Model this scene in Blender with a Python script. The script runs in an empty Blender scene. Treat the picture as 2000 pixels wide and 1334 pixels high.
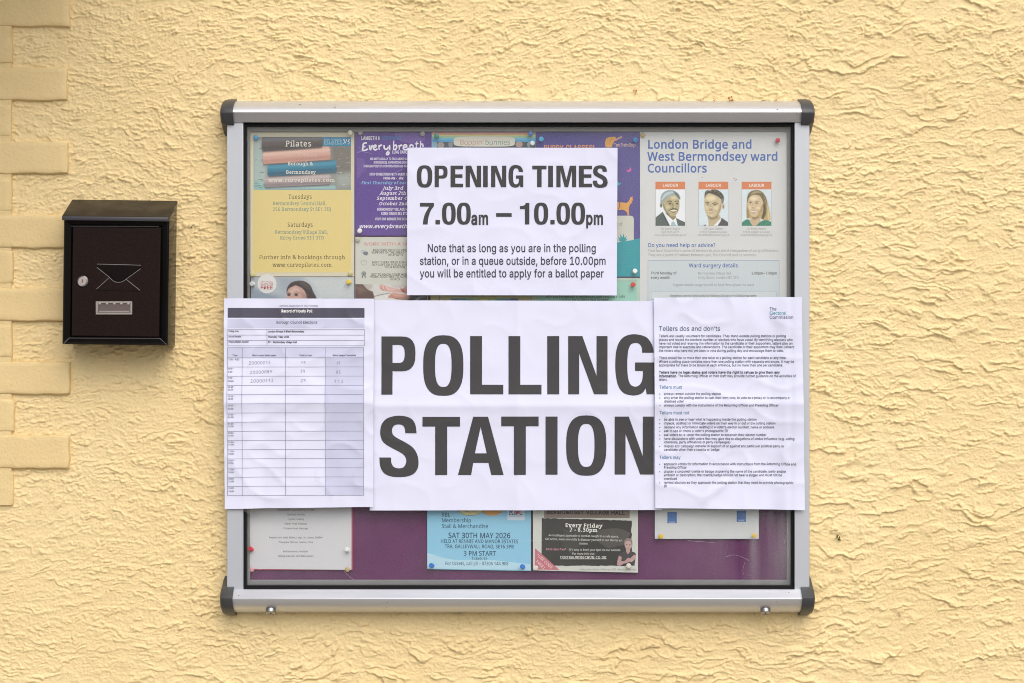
import bpy, math, random
import numpy as np
from mathutils import Vector, Matrix, noise as mnoise
from mathutils.geometry import tessellate_polygon

# ------------------------------------------------------------------ camera, sky, sun, exposure
sc = bpy.context.scene
COL = sc.collection
S = 0.001027          # metres on the wall per photo pixel (A3 sheets 290 px wide)
D = 4.0               # camera distance from the wall
ZC = 1.50             # camera height
cam_d = bpy.data.cameras.new('camera'); cam = bpy.data.objects.new('camera', cam_d); COL.objects.link(cam)
cam.location = (0, -D, ZC); cam.rotation_euler = (math.radians(90), 0, 0)
cam_d.sensor_width = 36; cam_d.lens = 36 * D / (2000 * S); cam_d.clip_end = 2000; cam_d.clip_start = 0.05
sc.camera = cam

SUN_EL, SUN_AZ = math.radians(46), math.radians(16)      # azimuth: to the right of straight behind the camera
world = bpy.data.worlds.new('World'); sc.world = world; world.use_nodes = True
wn = world.node_tree
sky = wn.nodes.new('ShaderNodeTexSky'); sky.sky_type = 'NISHITA'; sky.sun_disc = False
sky.sun_elevation = SUN_EL; sky.sun_rotation = math.pi - SUN_AZ
sky.air_density = 1.0; sky.dust_density = 4.0; sky.ozone_density = 1.0
wn.links.new(sky.outputs[0], wn.nodes['Background'].inputs[0])
wn.nodes['Background'].inputs[1].default_value = 0.12
sun_d = bpy.data.lights.new('sun', 'SUN'); sun_d.energy = 1.25; sun_d.angle = math.radians(64); sun_d.color = (1.0, 0.975, 0.945)
sun = bpy.data.objects.new('sun', sun_d); COL.objects.link(sun)
sdir = Vector((math.sin(SUN_AZ) * math.cos(SUN_EL), -math.cos(SUN_AZ) * math.cos(SUN_EL), math.sin(SUN_EL)))
sun.rotation_euler = sdir.to_track_quat('Z', 'Y').to_euler(); sun.location = (3, -6, 8)
sc.view_settings.view_transform = 'Standard'; sc.view_settings.look = 'None'
sc.view_settings.exposure = 0.37; sc.view_settings.gamma = 1.0
sc.cycles.max_bounces = 8; sc.cycles.filter_width = 1.0; sc.cycles.use_denoising = True; sc.cycles.denoising_prefilter = 'NONE'; sc.cycles.transparent_max_bounces = 12

# ------------------------------------------------------------------ helpers
def lin(h):
    if isinstance(h, str):
        h = h.lstrip('#'); c = [int(h[i:i + 2], 16) / 255 for i in (0, 2, 4)]
    else:
        c = [v / 255 for v in h]
    return [v / 12.92 if v <= .04045 else ((v + .055) / 1.055) ** 2.4 for v in c]

def tag(o, label=None, cat=None, group=None, kind=None):
    for k, v in (('label', label), ('category', cat), ('group', group), ('kind', kind)):
        if v: o[k] = v
    return o

def empty(name, loc, label, cat, group=None):
    o = bpy.data.objects.new(name, None); COL.objects.link(o); o.location = loc; o.empty_display_size = .02
    return tag(o, label, cat, group)

def link(name, me, parent=None):
    o = bpy.data.objects.new(name, me); COL.objects.link(o)
    if parent is not None:
        o.parent = parent                    # part meshes are modelled in world space
        if parent.parent is None: o.matrix_parent_inverse = Matrix.Translation(-parent.location)
    return o

def mat(name, col, rough=.6, metal=0., spec=.5, **kw):
    m = bpy.data.materials.new(name); m.use_nodes = True
    b = m.node_tree.nodes['Principled BSDF']
    b.inputs['Base Color'].default_value = (*col[:3], 1); b.inputs['Roughness'].default_value = rough
    b.inputs['Metallic'].default_value = metal; b.inputs['Specular IOR Level'].default_value = spec
    for k, v in kw.items(): b.inputs[k.replace('_', ' ')].default_value = v
    return m

def N(m, t, **kw):
    n = m.node_tree.nodes.new(t)
    for k, v in kw.items(): setattr(n, k, v)
    return n

def ramp_noise(m, scale, lo, hi, detail=4, stretch=None, rough=.55):
    """object-space noise mapped to lo..hi"""
    tc = N(m, 'ShaderNodeTexCoord'); mp = N(m, 'ShaderNodeMapping')
    if stretch: mp.inputs['Scale'].default_value = stretch
    nz = N(m, 'ShaderNodeTexNoise'); nz.inputs['Scale'].default_value = scale; nz.inputs['Detail'].default_value = detail
    nz.inputs['Roughness'].default_value = rough
    mr = N(m, 'ShaderNodeMapRange'); mr.inputs['From Min'].default_value = .3; mr.inputs['From Max'].default_value = .7
    mr.inputs['To Min'].default_value = lo; mr.inputs['To Max'].default_value = hi
    L = m.node_tree.links
    L.new(tc.outputs['Object'], mp.inputs[0]); L.new(mp.outputs[0], nz.inputs['Vector']); L.new(nz.outputs['Fac'], mr.inputs['Value'])
    return mr.outputs[0], mp

def vary(m, scale=30, amp=.06, detail=4, stretch=None):
    """multiply the base colour by a noise around 1"""
    b = m.node_tree.nodes['Principled BSDF']; c = tuple(b.inputs['Base Color'].default_value)
    f, _ = ramp_noise(m, scale, 1 - amp, 1 + amp * .6, detail, stretch)
    mx = N(m, 'ShaderNodeMix', data_type='RGBA', blend_type='MULTIPLY'); mx.inputs[0].default_value = 1
    mx.inputs[6].default_value = c; m.node_tree.links.new(f, mx.inputs[7]); m.node_tree.links.new(mx.outputs[2], b.inputs['Base Color'])
    return m

def rough_vary(m, scale, lo, hi, stretch=None):
    f, _ = ramp_noise(m, scale, lo, hi, 5, stretch)
    m.node_tree.links.new(f, m.node_tree.nodes['Principled BSDF'].inputs['Roughness']); return m

def bump(m, scale, dist, strength=1., detail=4, stretch=None):
    f, _ = ramp_noise(m, scale, 0, 1, detail, stretch, .6)
    b = N(m, 'ShaderNodeBump'); b.inputs['Strength'].default_value = strength; b.inputs['Distance'].default_value = dist
    m.node_tree.links.new(f, b.inputs['Height'])
    m.node_tree.links.new(b.outputs[0], m.node_tree.nodes['Principled BSDF'].inputs['Normal']); return m

def W(px, py, d=0.):
    """photo pixel seen at depth d (metres in front of the wall) -> world"""
    k = S * (D - d) / D
    return Vector(((px - 1000) * k, -d, ZC + (667 - py) * k))

class MB:
    """collects plain geometry into one mesh"""
    def __init__(s): s.v = []; s.f = []; s.mi = []
    def add(s, vs, fs, mi=0):
        o = len(s.v); s.v += [tuple(v) for v in vs]; s.f += [tuple(i + o for i in f) for f in fs]; s.mi += [mi] * len(fs)
    def box(s, x0, x1, y0, y1, z0, z1, mi=0):
        vs = [(x, y, z) for z in (z0, z1) for y in (y0, y1) for x in (x0, x1)]
        s.add(vs, [(0, 2, 3, 1), (4, 5, 7, 6), (0, 1, 5, 4), (2, 6, 7, 3), (0, 4, 6, 2), (1, 3, 7, 5)], mi)
    def prism_x(s, prof, x0, x1, mi=0):
        """prof: closed list of (y, z); extruded along x"""
        n = len(prof)
        vs = [(x0, y, z) for y, z in prof] + [(x1, y, z) for y, z in prof]
        fs = [(i, (i + 1) % n, n + (i + 1) % n, n + i) for i in range(n)] + [tuple(range(n - 1, -1, -1)), tuple(range(n, 2 * n))]
        s.add(vs, fs, mi)
    def lathe(s, prof, org, axis, seg=20, mi=0):
        """prof: (radius, height) list along axis"""
        ax = Vector(axis).normalized(); u = ax.orthogonal().normalized(); w = ax.cross(u); o = Vector(org)
        vs = []; fs = []; n = len(prof)
        for r, h in prof:
            for k in range(seg):
                a = 2 * math.pi * k / seg
                vs.append(o + ax * h + (u * math.cos(a) + w * math.sin(a)) * r)
        for i in range(n - 1):
            for k in range(seg):
                a, b = i * seg + k, i * seg + (k + 1) % seg
                fs.append((a, b, b + seg, a + seg))
        fs.append(tuple(range(seg - 1, -1, -1))); fs.append(tuple((n - 1) * seg + k for k in range(seg)))
        s.add(vs, fs, mi)
    def tube(s, pts, r, seg=8, mi=0):
        pts = [Vector(p) for p in pts]; n = len(pts); vs = []; fs = []
        for i, p in enumerate(pts):
            t = (pts[min(i + 1, n - 1)] - pts[max(i - 1, 0)]).normalized()
            u = t.cross(Vector((0, 1, 0.02))).normalized(); w = t.cross(u)
            for k in range(seg):
                a = 2 * math.pi * k / seg; vs.append(p + (u * math.cos(a) + w * math.sin(a)) * r)
        for i in range(n - 1):
            for k in range(seg):
                a, b = i * seg + k, i * seg + (k + 1) % seg
                fs.append((a, b, b + seg, a + seg))
        fs.append(tuple(range(seg - 1, -1, -1))); fs.append(tuple((n - 1) * seg + k for k in range(seg)))
        s.add(vs, fs, mi)
    def build(s, name, mats, parent=None, smooth=False, bevel=0, seg=2, fix=True):
        me = bpy.data.meshes.new(name); me.from_pydata(s.v, [], s.f)
        for m in (mats if isinstance(mats, (list, tuple)) else [mats]): me.materials.append(m)
        me.polygons.foreach_set('material_index', s.mi)
        if fix:
            import bmesh
            bm = bmesh.new(); bm.from_mesh(me); bmesh.ops.recalc_face_normals(bm, faces=bm.faces)
            bm.to_mesh(me); bm.free()
        if smooth:
            me.polygons.foreach_set('use_smooth', [True] * len(me.polygons))
        o = link(name, me, parent)
        if bevel:
            b = o.modifiers.new('bevel', 'BEVEL'); b.width = bevel; b.segments = seg; b.limit_method = 'ANGLE'; b.angle_limit = math.radians(35)
            me.polygons.foreach_set('use_smooth', [True] * len(me.polygons))
            me.set_sharp_from_angle(angle=math.radians(45)) if hasattr(me, 'set_sharp_from_angle') else None
        if smooth and hasattr(me, 'set_sharp_from_angle'): me.set_sharp_from_angle(angle=math.radians(40))
        return o

# ------------------------------------------------------------------ materials of the setting
def mottled(m, c1, c2, scale=2.2):
    b = m.node_tree.nodes['Principled BSDF']
    f, _ = ramp_noise(m, scale, 0, 1, 6)
    mx = N(m, 'ShaderNodeMix', data_type='RGBA'); mx.inputs[6].default_value = (*c1, 1); mx.inputs[7].default_value = (*c2, 1)
    m.node_tree.links.new(f, mx.inputs[0]); m.node_tree.links.new(mx.outputs[2], b.inputs['Base Color']); return m
M_STUCCO = mottled(mat('yellow_masonry_paint', (.74, .53, .2), .62, spec=.35), (.805, .650, .358), (.745, .585, .300), 2.6)
bump(M_STUCCO, 480, .0008, .5, 4)
M_BRICK = mottled(mat('yellow_painted_brick', (.74, .53, .2), .5, spec=.4), (.750, .590, .308), (.700, .542, .268), 3.0)
bump(M_BRICK, 160, .0012, .5, 6)

# ------------------------------------------------------------------ numpy gradient noise for the render coat
_rng = np.random.RandomState(7)
_perm = _rng.permutation(512); _ang = _rng.rand(512) * 2 * np.pi
_gx, _gy = np.cos(_ang), np.sin(_ang)
def pn(x, y, seed=0):
    x = x + seed * 17.31; y = y + seed * 9.77
    xi = np.floor(x).astype(np.int64); yi = np.floor(y).astype(np.int64); xf = x - xi; yf = y - yi
    u = xf * xf * xf * (xf * (xf * 6 - 15) + 10); v = yf * yf * yf * (yf * (yf * 6 - 15) + 10)
    def g(dx, dy):
        h = _perm[(_perm[(xi + dx) & 511] + yi + dy) & 511]
        return _gx[h] * (xf - dx) + _gy[h] * (yf - dy)
    a = g(0, 0) * (1 - u) + g(1, 0) * u; b = g(0, 1) * (1 - u) + g(1, 1) * u
    return (a * (1 - v) + b * v) * 1.5
def fbm(x, y, seed, o=3):
    r = 0; a = 1.
    for i in range(o):
        r = r + a * pn(x, y, seed + i * 3); x = x * 2.03; y = y * 2.03; a *= .5
    return r
def sstep(a, b, x):
    t = np.clip((x - a) / (b - a), 0, 1); return t * t * (3 - 2 * t)

def stucco_height(x, z):
    """trowelled roughcast: ragged overlapping lips of plaster, thick at the lower edge, with lumps and grit between"""
    X, Z = x + 5., z + 5.
    wx = .010 * fbm(X / .05, Z / .05, 2, 2) + .0040 * pn(X / .012, Z / .010, 4); wz = .007 * fbm(X / .035, Z / .03, 5, 2)
    zj = .0030 * pn(X / .011, Z / .013, 8) + .0017 * pn(X / .0055, Z / .007, 9)
    calm = sstep(-.35, .45, fbm(X / .38, Z / .26, 44, 2) + .45 * (x - .15) - .25 * (z + .1))    # broad smeared strokes here, stippled there
    slope = .055 * pn(X / .45, Z / .33, 61) + .030 * pn(X / .16, Z / .14, 62)      # the strokes wander up and down
    def lips(lam, wl, seed, a0, sharp):
        ph = (Z + zj + slope) / lam + 1.2 * fbm((X + wx) / wl, (Z + wz) / (wl * .5), seed + 1, 3)
        s = ph - np.floor(ph); cell = np.floor(ph)
        lip = sstep(0, sharp, s) * (1 - sstep(sharp, 1., s)) ** 1.5
        am = np.clip(pn(X / (wl * .8) + cell * 3.7, Z / (wl * .5), seed + 6) * 1.7 + a0, 0, 1.2)
        return lip * am * np.clip(.92 + (1 - .7 * calm) * (.75 * pn(X / .0085, Z / .0060, seed + 9) + .35 * pn(X / .0042, Z / .0040, seed + 10)), .15, 1.6)
    left = sstep(-.82, -.45, x)                       # flatter coat beside the bricks
    h = .0035 * (.30 + .70 * left) * (.65 + .75 * calm) * lips(.044, .13, 11, .25, .09)
    h = h + .0036 * (.75 + .25 * left) * lips(.0185, .065, 31, .28, .12)
    h = h + .0024 * (1 - .55 * calm) * lips(.0098, .036, 51, .32, .20)
    bx = X + .004 * pn(X / .010, Z / .008, 21); bz = Z + slope + .003 * pn(X / .009, Z / .009, 22)
    lump = pn(bx / .017, bz / .0072, 91) + .5 * pn(bx / .008, bz / .0045, 92)
    h = h + .0021 * (1 - .45 * calm) * np.clip(lump - .12, 0, 1.1)
    h = h + .00085 * np.clip(pn(X / .0060, Z / .0048, 71), -.3, 1) + .00028 * pn(X / .0034, Z / .0031, 81)
    return .86 * h + .0012 * fbm(X / .3, Z / .3, 95, 2)

def axis_lines(c0, c1, fine, far0, far1, grow=1.12):
    a = list(np.arange(c0, c1, fine)); st = fine; p = a[-1]
    while p < far1: st = min(st * grow, .25); p += st; a.append(p)
    st = fine; p = a[0]; pre = []
    while p > far0: st = min(st * grow, .25); p -= st; pre.append(p)
    return np.array(pre[::-1] + a)

QX = (136 - 1000) * S            # right end of the long bricks
QS = (27 - 1000) * S             # right end of the short bricks
wall = empty('building_wall', (0, 0, 0), 'pale yellow roughcast wall with painted brick quoins behind the noticeboard', 'wall')
xs = axis_lines(-1.13, 1.13, .0016, -5.0, 6.0); zs = axis_lines(-.76, .76, .0016, -ZC, 3.2)
GX, GZ = np.meshgrid(xs, zs)
HH = stucco_height(GX, GZ)
# the coat thins where it runs up to the bricks
nx, nz = len(xs), len(zs)
co = np.empty((nx * nz, 3), np.float32); co[:, 0] = GX.ravel(); co[:, 1] = -HH.ravel(); co[:, 2] = GZ.ravel() + ZC
idx = np.arange(nx * nz).reshape(nz, nx)
quads = np.stack([idx[:-1, :-1], idx[:-1, 1:], idx[1:, 1:], idx[1:, :-1]], -1).reshape(-1, 4)
me = bpy.data.meshes.new('render_coat'); me.vertices.add(len(co)); me.vertices.foreach_set('co', co.ravel())
me.loops.add(quads.size); me.loops.foreach_set('vertex_index', quads.ravel().astype(np.int32))
me.polygons.add(len(quads)); me.polygons.foreach_set('loop_start', np.arange(0, quads.size, 4, dtype=np.int32))
me.polygons.foreach_set('loop_total', np.full(len(quads), 4, np.int32)); me.polygons.foreach_set('use_smooth', np.ones(len(quads), bool))
me.update(calc_edges=True); me.materials.append(M_STUCCO)
link('render_coat', me, wall)

# painted brick quoin: running bond, its toothed end butting into the render
rq = random.Random(4)
bq = MB()
LONG_TOP = [-11, 133, 275, 419, 563, 706, 850, 993]          # photo rows of the long bricks (top edge)
tops = [(-11 + 71.75 * i, i % 2 == 0) for i in range(-11, 30)]
def brick(x0, x1, z0, z1, y):
    """one brick with rounded arrises and a slightly uneven face"""
    nxs, nzs, r = 16, 8, .0036
    us = [0, .25, .6, 1.0]
    gx = [x0 + r * u for u in us] + [x0 + r + (x1 - x0 - 2 * r) * i / nxs for i in range(1, nxs)] + [x1 - r * u for u in us[::-1]]
    gz = [z0 + r * u for u in us] + [z0 + r + (z1 - z0 - 2 * r) * i / nzs for i in range(1, nzs)] + [z1 - r * u for u in us[::-1]]
    sd = rq.random() * 50; tl = rq.uniform(-.0022, .0022); vs = []
    for z in gz:
        for x in gx:
            ex = min(x - x0, x1 - x); ez = min(z - z0, z1 - z)
            q = 0.
            for e in (ex, ez):
                if e < r: q += r - math.sqrt(max(0, r * r - (r - e) ** 2))
            n1 = mnoise.noise((x * 22 + sd, z * 30, sd)); n2 = mnoise.noise((x * 70, z * 90 + sd, 3))
            edge = .0022 * mnoise.noise((x * 45, z * 45, sd + 9)) * (1 if min(ex, ez) < r * .7 else 0)
            xx = x + edge; zz = z + .0022 * mnoise.noise((x * 40 + 7, z * 40, sd)) * (1 if ez < r * .7 else 0)
            vs.append((xx, -(y - q * 2.2 + .0011 * n1 + .0004 * n2 + tl * (x - x0) / .2), zz + ZC))
    w = len(gx); fs = [(j * w + i, j * w + i + 1, (j + 1) * w + i + 1, (j + 1) * w + i) for j in range(len(gz) - 1) for i in range(w - 1)]
    # skirt back to the wall
    ring = [i for i in range(w)] + [j * w + w - 1 for j in range(1, len(gz))] + [(len(gz) - 1) * w + i for i in range(w - 2, -1, -1)] + [j * w for j in range(len(gz) - 2, 0, -1)]
    base = len(vs); vs += [(vs[i][0], .004, vs[i][2]) for i in ring]
    m = len(ring); fs += [(ring[k], base + k, base + (k + 1) % m, ring[(k + 1) % m]) for k in range(m)]
    bq.add(vs, fs)
for top, lng in tops:
    z1 = (667 - top) * S; z0 = z1 - 64.5 * S
    if top > 960 or z1 > 3.1: continue          # the quoin stops above a rendered plinth
    x1 = (QX if lng else QS) + rq.uniform(-.003, .003)
    first = True
    while x1 > -3.0:
        x0 = x1 - .213 + rq.uniform(-.003, .003)
        brick(x0, x1, z0 + rq.uniform(-.0015, .0015), z1 + rq.uniform(-.0015, .0015), .0098 + rq.uniform(-.0010, .0010))
        x1 = x0 - .0105
bq.build('brick_quoin', M_BRICK, wall, smooth=True, fix=False)
mj = MB(); mj.box(-3.0, QS - .003, -.0074, .003, (667 - 986) * S + ZC, 3.1 + ZC)
mo = mj.build('mortar_joint', M_BRICK, wall)

# porch canopy, added outside the picture to shade the left end of the wall
M_SHADE_CANOPY = vary(mat('shade_canopy_white', (.62, .60, .55), .5), 12, .1)
shade = empty('shade_canopy', (-2.0, 0, ZC + 1.03), 'flat porch canopy added out of view above left of the letterbox', 'canopy')
CX = -.74
pc = MB(); pc.box(-3.2, CX, -.80, .002, ZC + 1.03, ZC + 1.13); pc.build('slab', M_SHADE_CANOPY, shade, bevel=.006)  # slab of the added shade canopy
pc = MB(); pc.box(-3.23, CX + .03, -.835, -.802, ZC + 1.01, ZC + 1.17); pc.build('shade_fascia', M_SHADE_CANOPY, shade, bevel=.004)
pc = MB(); pc.box(-3.23, CX + .03, -.84, .002, ZC + 1.172, ZC + 1.182); pc.build('shade_flashing', mat('shade_canopy_lead', (.16, .165, .17), .6), shade, bevel=.002)

# ground in front of the wall
M_GROUND = vary(mat('paving', (.225, .205, .18), .85), 3, .25)
g = MB(); g.add([(-400, 1, 0), (400, 1, 0), (400, -600, 0), (-400, -600, 0)], [(0, 3, 2, 1)])
tag(g.build('pavement', M_GROUND, fix=False), kind='structure')

# ------------------------------------------------------------------ noticeboard case
def metal_mat(name, col, rough, stretch):
    m = mat(name, col, rough, metal=.6); rough_vary(m, 9, rough - .06, rough + .08, stretch); return m
M_ALU = metal_mat('anodised_aluminium', (.60, .62, .655), .38, (.6, 8, 8))
M_ALU2 = vary(mat('satin_aluminium_post', (.49, .525, .575), .45, metal=.45), 5, .05, 4, (3, 1, .4))
M_CAP = vary(mat('grey_plastic_cap', (.050, .054, .060), .42), 40, .12)
M_GASKET = mat('black_rubber_gasket', (.007, .007, .008), .5, spec=.15)
M_INNER = vary(mat('inner_trim_aluminium', (.25, .245, .235), .5, metal=.2), 8, .15)
M_FELT = vary(mat('purple_felt', (.140, .038, .112), .95, spec=.1, Sheen_Weight=.25), 6, .35, 6)
bump(M_FELT, 900, .0006, .6, 2)
M_CHROME = mat('chrome', (.36, .36, .355), .34, metal=1.)
M_DARK = mat('keyway_black', (.01, .01, .01), .5)

board = empty('noticeboard', W(1010, 1190, 0), 'wall mounted glazed noticeboard with silver rails and dark grey corner caps', 'noticeboard')
def wz(py): return ZC + (667 - py) * S
def pk(p, d): k = (D - d) / D; return ((p - 1000) * k * S)
def zk(p, d): return ZC + (667 - p) * S * (D - d) / D
XL, XR = (445 - 1000) * S, (1576 - 1000) * S
# rails: extruded profiles, listed as (depth, seen row)
def prof(lst): return [(-d, zk(py, d)) for d, py in lst]
top_prof = prof([(.002, 197), (.018, 198.2), (.034, 201.5), (.047, 206.5), (.056, 213), (.0595, 218.5), (.0595, 220), (.045, 239), (.026, 239.6), (.002, 239.6)])
bot_prof = prof([(.002, 1150.6), (.030, 1150.6), (.046, 1151.2), (.0640, 1169.5), (.0635, 1171.5), (.0575, 1182), (.045, 1191), (.030, 1195.5), (.002, 1196.5)])
a = MB(); a.prism_x(top_prof, XL + .014, XR - .014); a.build('top_rail', M_ALU, board, bevel=.0008)
a = MB(); a.prism_x(bot_prof, XL + .014, XR - .014); a.build('bottom_rail', M_ALU, board, bevel=.0008)
cap_t = prof([(.0, 193.6), (.019, 194.6), (.036, 198), (.050, 203.5), (.060, 211), (.0645, 218.5), (.0640, 222), (.0500, 242), (.046, 242.5), (.036, 248), (.018, 258), (.0, 268)])
cap_b = prof([(.0, 1122), (.018, 1133), (.036, 1143), (.046, 1148), (.050, 1149), (.0685, 1168.5), (.0680, 1173), (.0615, 1185), (.048, 1195), (.031, 1200), (.0, 1202)])
for pr, mt in ((cap_t, 0), (cap_b, 0)):
    for x0, x1, lx in ((XL - .001, XL + .0185, 0), (XR - .0185, XR + .001, 1)):
        n = len(pr); cy = sum(p[0] for p in pr) / n; cz = sum(p[1] for p in pr) / n
        xa, xb = (x0 - .006, x0 + .003) if lx == 0 else (x1 + .006, x1 - .003)
        xi = x1 if lx == 0 else x0
        vs = []
        for x, k in ((xa, .80), (xa + (.0022 if lx == 0 else -.0022), .93), (xb, 1.0), (xi, 1.0)):
            vs += [(x, cy + (y - cy) * k - (.0 if k == 1 else 0), cz + (z - cz) * k) for y, z in pr]
        # keep the back flush on the wall
        vs = [(x, max(-.09, y), z) for x, y, z in vs]
        fs = [(r * n + i, r * n + (i + 1) % n, (r + 1) * n + (i + 1) % n, (r + 1) * n + i) for r in range(3) for i in range(n)]
        fs += [tuple(range(n)), tuple(range(3 * n, 4 * n))]
        c = MB(); c.add(vs, fs); c.build('corner_cap', M_CAP, board, smooth=True)
zt, zb = wz(236), wz(1154)
for xo, xi in ((443, 475), (1581.2, 1552)):
    a = MB(); x0, x1 = sorted((pk(xo, .042), pk(xi, .042))); a.box(x0, x1, -.042, -.002, zk(1153, .03), zk(238, .03)); a.build('side_rail', M_ALU2, board, bevel=.0012)
def ring(ox0, ox1, oy0, oy1, ix0, ix1, iy0, iy1, df, db, name, m):
    a = MB(); O = [(ox0, oy0), (ox1, oy0), (ox1, oy1), (ox0, oy1)]; I = [(ix0, iy0), (ix1, iy0), (ix1, iy1), (ix0, iy1)]
    vs = [(pk(x, df), -df, zk(y, df)) for x, y in O + I] + [(pk(x, df), -db, zk(y, df)) for x, y in O + I]
    fs = []
    for i in range(4):
        j = (i + 1) % 4
        fs += [(i, j, 4 + j, 4 + i), (8 + i, 12 + i, 12 + j, 8 + j), (4 + i, 4 + j, 12 + j, 12 + i), (i, 8 + i, 8 + j, j)]
    a.add(vs, fs); return a.build(name, m, board, bevel=.0008)
ring(474, 1553, 238.5, 1152, 481.5, 1545.5, 247, 1143.5, .0335, .019, 'gasket', M_GASKET)
ring(478, 1549, 244, 1147, 488, 1537.2, 256.8, 1133, .0185, .0105, 'inner_frame', M_INNER)
a = MB(); a.box(XL + .02, XR - .02, -.010, -.003, zk(1149, .01), zk(241, .01)); a.build('felt_panel', M_FELT, board)

# glazing: clear sheet with a dusty, scuffed bloom
def pane_mat():
    m = bpy.data.materials.new('dusty_acrylic'); m.use_nodes = True; nt = m.node_tree; nt.nodes.clear()
    out = N(m, 'ShaderNodeOutputMaterial'); tr = N(m, 'ShaderNodeBsdfTransparent'); tr.inputs[0].default_value = (.955, .972, .985, 1)
    gl = N(m, 'ShaderNodeBsdfGlossy'); gl.inputs['Roughness'].default_value = .10
    lw = N(m, 'ShaderNodeLayerWeight'); p5 = N(m, 'ShaderNodeMath', operation='POWER'); p5.inputs[1].default_value = 5
    fr = N(m, 'ShaderNodeMapRange'); fr.inputs['To Min'].default_value = .022; fr.inputs['To Max'].default_value = .75
    m.node_tree.links.new(lw.outputs['Facing'], p5.inputs[0]); m.node_tree.links.new(p5.outputs[0], fr.inputs['Value'])
    mx = N(m, 'ShaderNodeMixShader'); df = N(m, 'ShaderNodeBsdfDiffuse'); df.inputs[0].default_value = (.76, .77, .76, 1)
    mx2 = N(m, 'ShaderNodeMixShader'); L = nt.links
    f1, _ = ramp_noise(m, 3.5, .002, .030, 5)
    f2, mp = ramp_noise(m, 30, -.02, .045, 3, (1, 1, .10)); mp.inputs['Rotation'].default_value = (0, math.radians(-25), 0)
    # film creases at the lower right
    tc = N(m, 'ShaderNodeTexCoord'); vd = N(m, 'ShaderNodeVectorMath', operation='DISTANCE'); vd.inputs[1].default_value = tuple(W(1505, 1050, .03))
    mr = N(m, 'ShaderNodeMapRange'); mr.inputs['From Min'].default_value = .04; mr.inputs['From Max'].default_value = .16; mr.inputs['To Min'].default_value = 1.6; mr.inputs['To Max'].default_value = 0
    L.new(tc.outputs['Object'], vd.inputs[0]); L.new(vd.outputs['Value'], mr.inputs['Value'])
    mm = N(m, 'ShaderNodeMath', operation='MULTIPLY'); L.new(f2, mm.inputs[0]); L.new(mr.outputs[0], mm.inputs[1])
    ad = N(m, 'ShaderNodeMath', operation='ADD', use_clamp=True); L.new(f1, ad.inputs[0]); L.new(mm.outputs[0], ad.inputs[1])
    L.new(fr.outputs[0], mx.inputs[0]); L.new(tr.outputs[0], mx.inputs[1]); L.new(gl.outputs[0], mx.inputs[2])
    L.new(ad.outputs[0], mx2.inputs[0]); L.new(mx.outputs[0], mx2.inputs[1]); L.new(df.outputs[0], mx2.inputs[2]); L.new(mx2.outputs[0], out.inputs[0])
    return m
a = MB(); a.box(pk(479, .03), pk(1548, .03), -.0305, -.0275, zk(1146, .03), zk(244, .03))
pane = a.build('glazing', pane_mat(), board)
# hairline scratches on the pane
M_SCR = mat('scratch', (.6, .6, .57), .5)
def hair(pts, r=.00012):
    a = MB(); a.tube([Vector(W(x, y, .0307)) for x, y in catmull(pts)], r, 4); a.build('scratch', M_SCR, pane, fix=False)
def catmull(pts, n=6):
    P = [Vector((x, y)) for x, y in pts]; out = []
    for i in range(len(P) - 1):
        p0, p1, p2, p3 = P[max(i - 1, 0)], P[i], P[i + 1], P[min(i + 2, len(P) - 1)]
        for k in range(n):
            t = k / n
            out.append(.5 * ((2 * p1) + (p2 - p0) * t + (2 * p0 - 5 * p1 + 4 * p2 - p3) * t * t + (3 * p1 - p0 - 3 * p2 + p3) * t ** 3))
    out.append(P[-1]); return [(p.x, p.y) for p in out]
for pts in ([(1417, 1088), (1430, 1084), (1445, 1086), (1463, 1095)],
            [(1452, 1122), (1451, 1112), (1455, 1098)], [(1536, 1022), (1538, 1040), (1531, 1062)], [(672, 1115), (680, 1124), (692, 1133)],
            [(702, 292), (712, 297), (726, 300)], [(698, 298), (706, 296), (716, 291)], [(505, 1114), (512, 1111)], [(1343, 1056), (1370, 1058), (1396, 1060)],
            [(990, 1056), (1020, 1057), (1060, 1055)], [(712, 336), (714, 330)], [(772, 337), (786, 330)]): hair(pts)

# cam locks under the bottom rail
for px in (529, 1495):
    c = W(px, 1194.5, .047); ax = Vector((0, -.50, -.86))
    a = MB(); a.lathe([(.0100, -.004), (.0100, .0028), (.0092, .0040), (.0076, .0044), (.0072, .0036)], c, ax, 28)
    k = a.build('cam_lock', M_CHROME, board, smooth=True)
    b = MB(); u = ax.normalized(); o = c + u * .0041; b.lathe([(.0016, -.001), (.0016, .0004)], o, u, 10); 
    b.build('keyhole', M_DARK, k)

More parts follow.
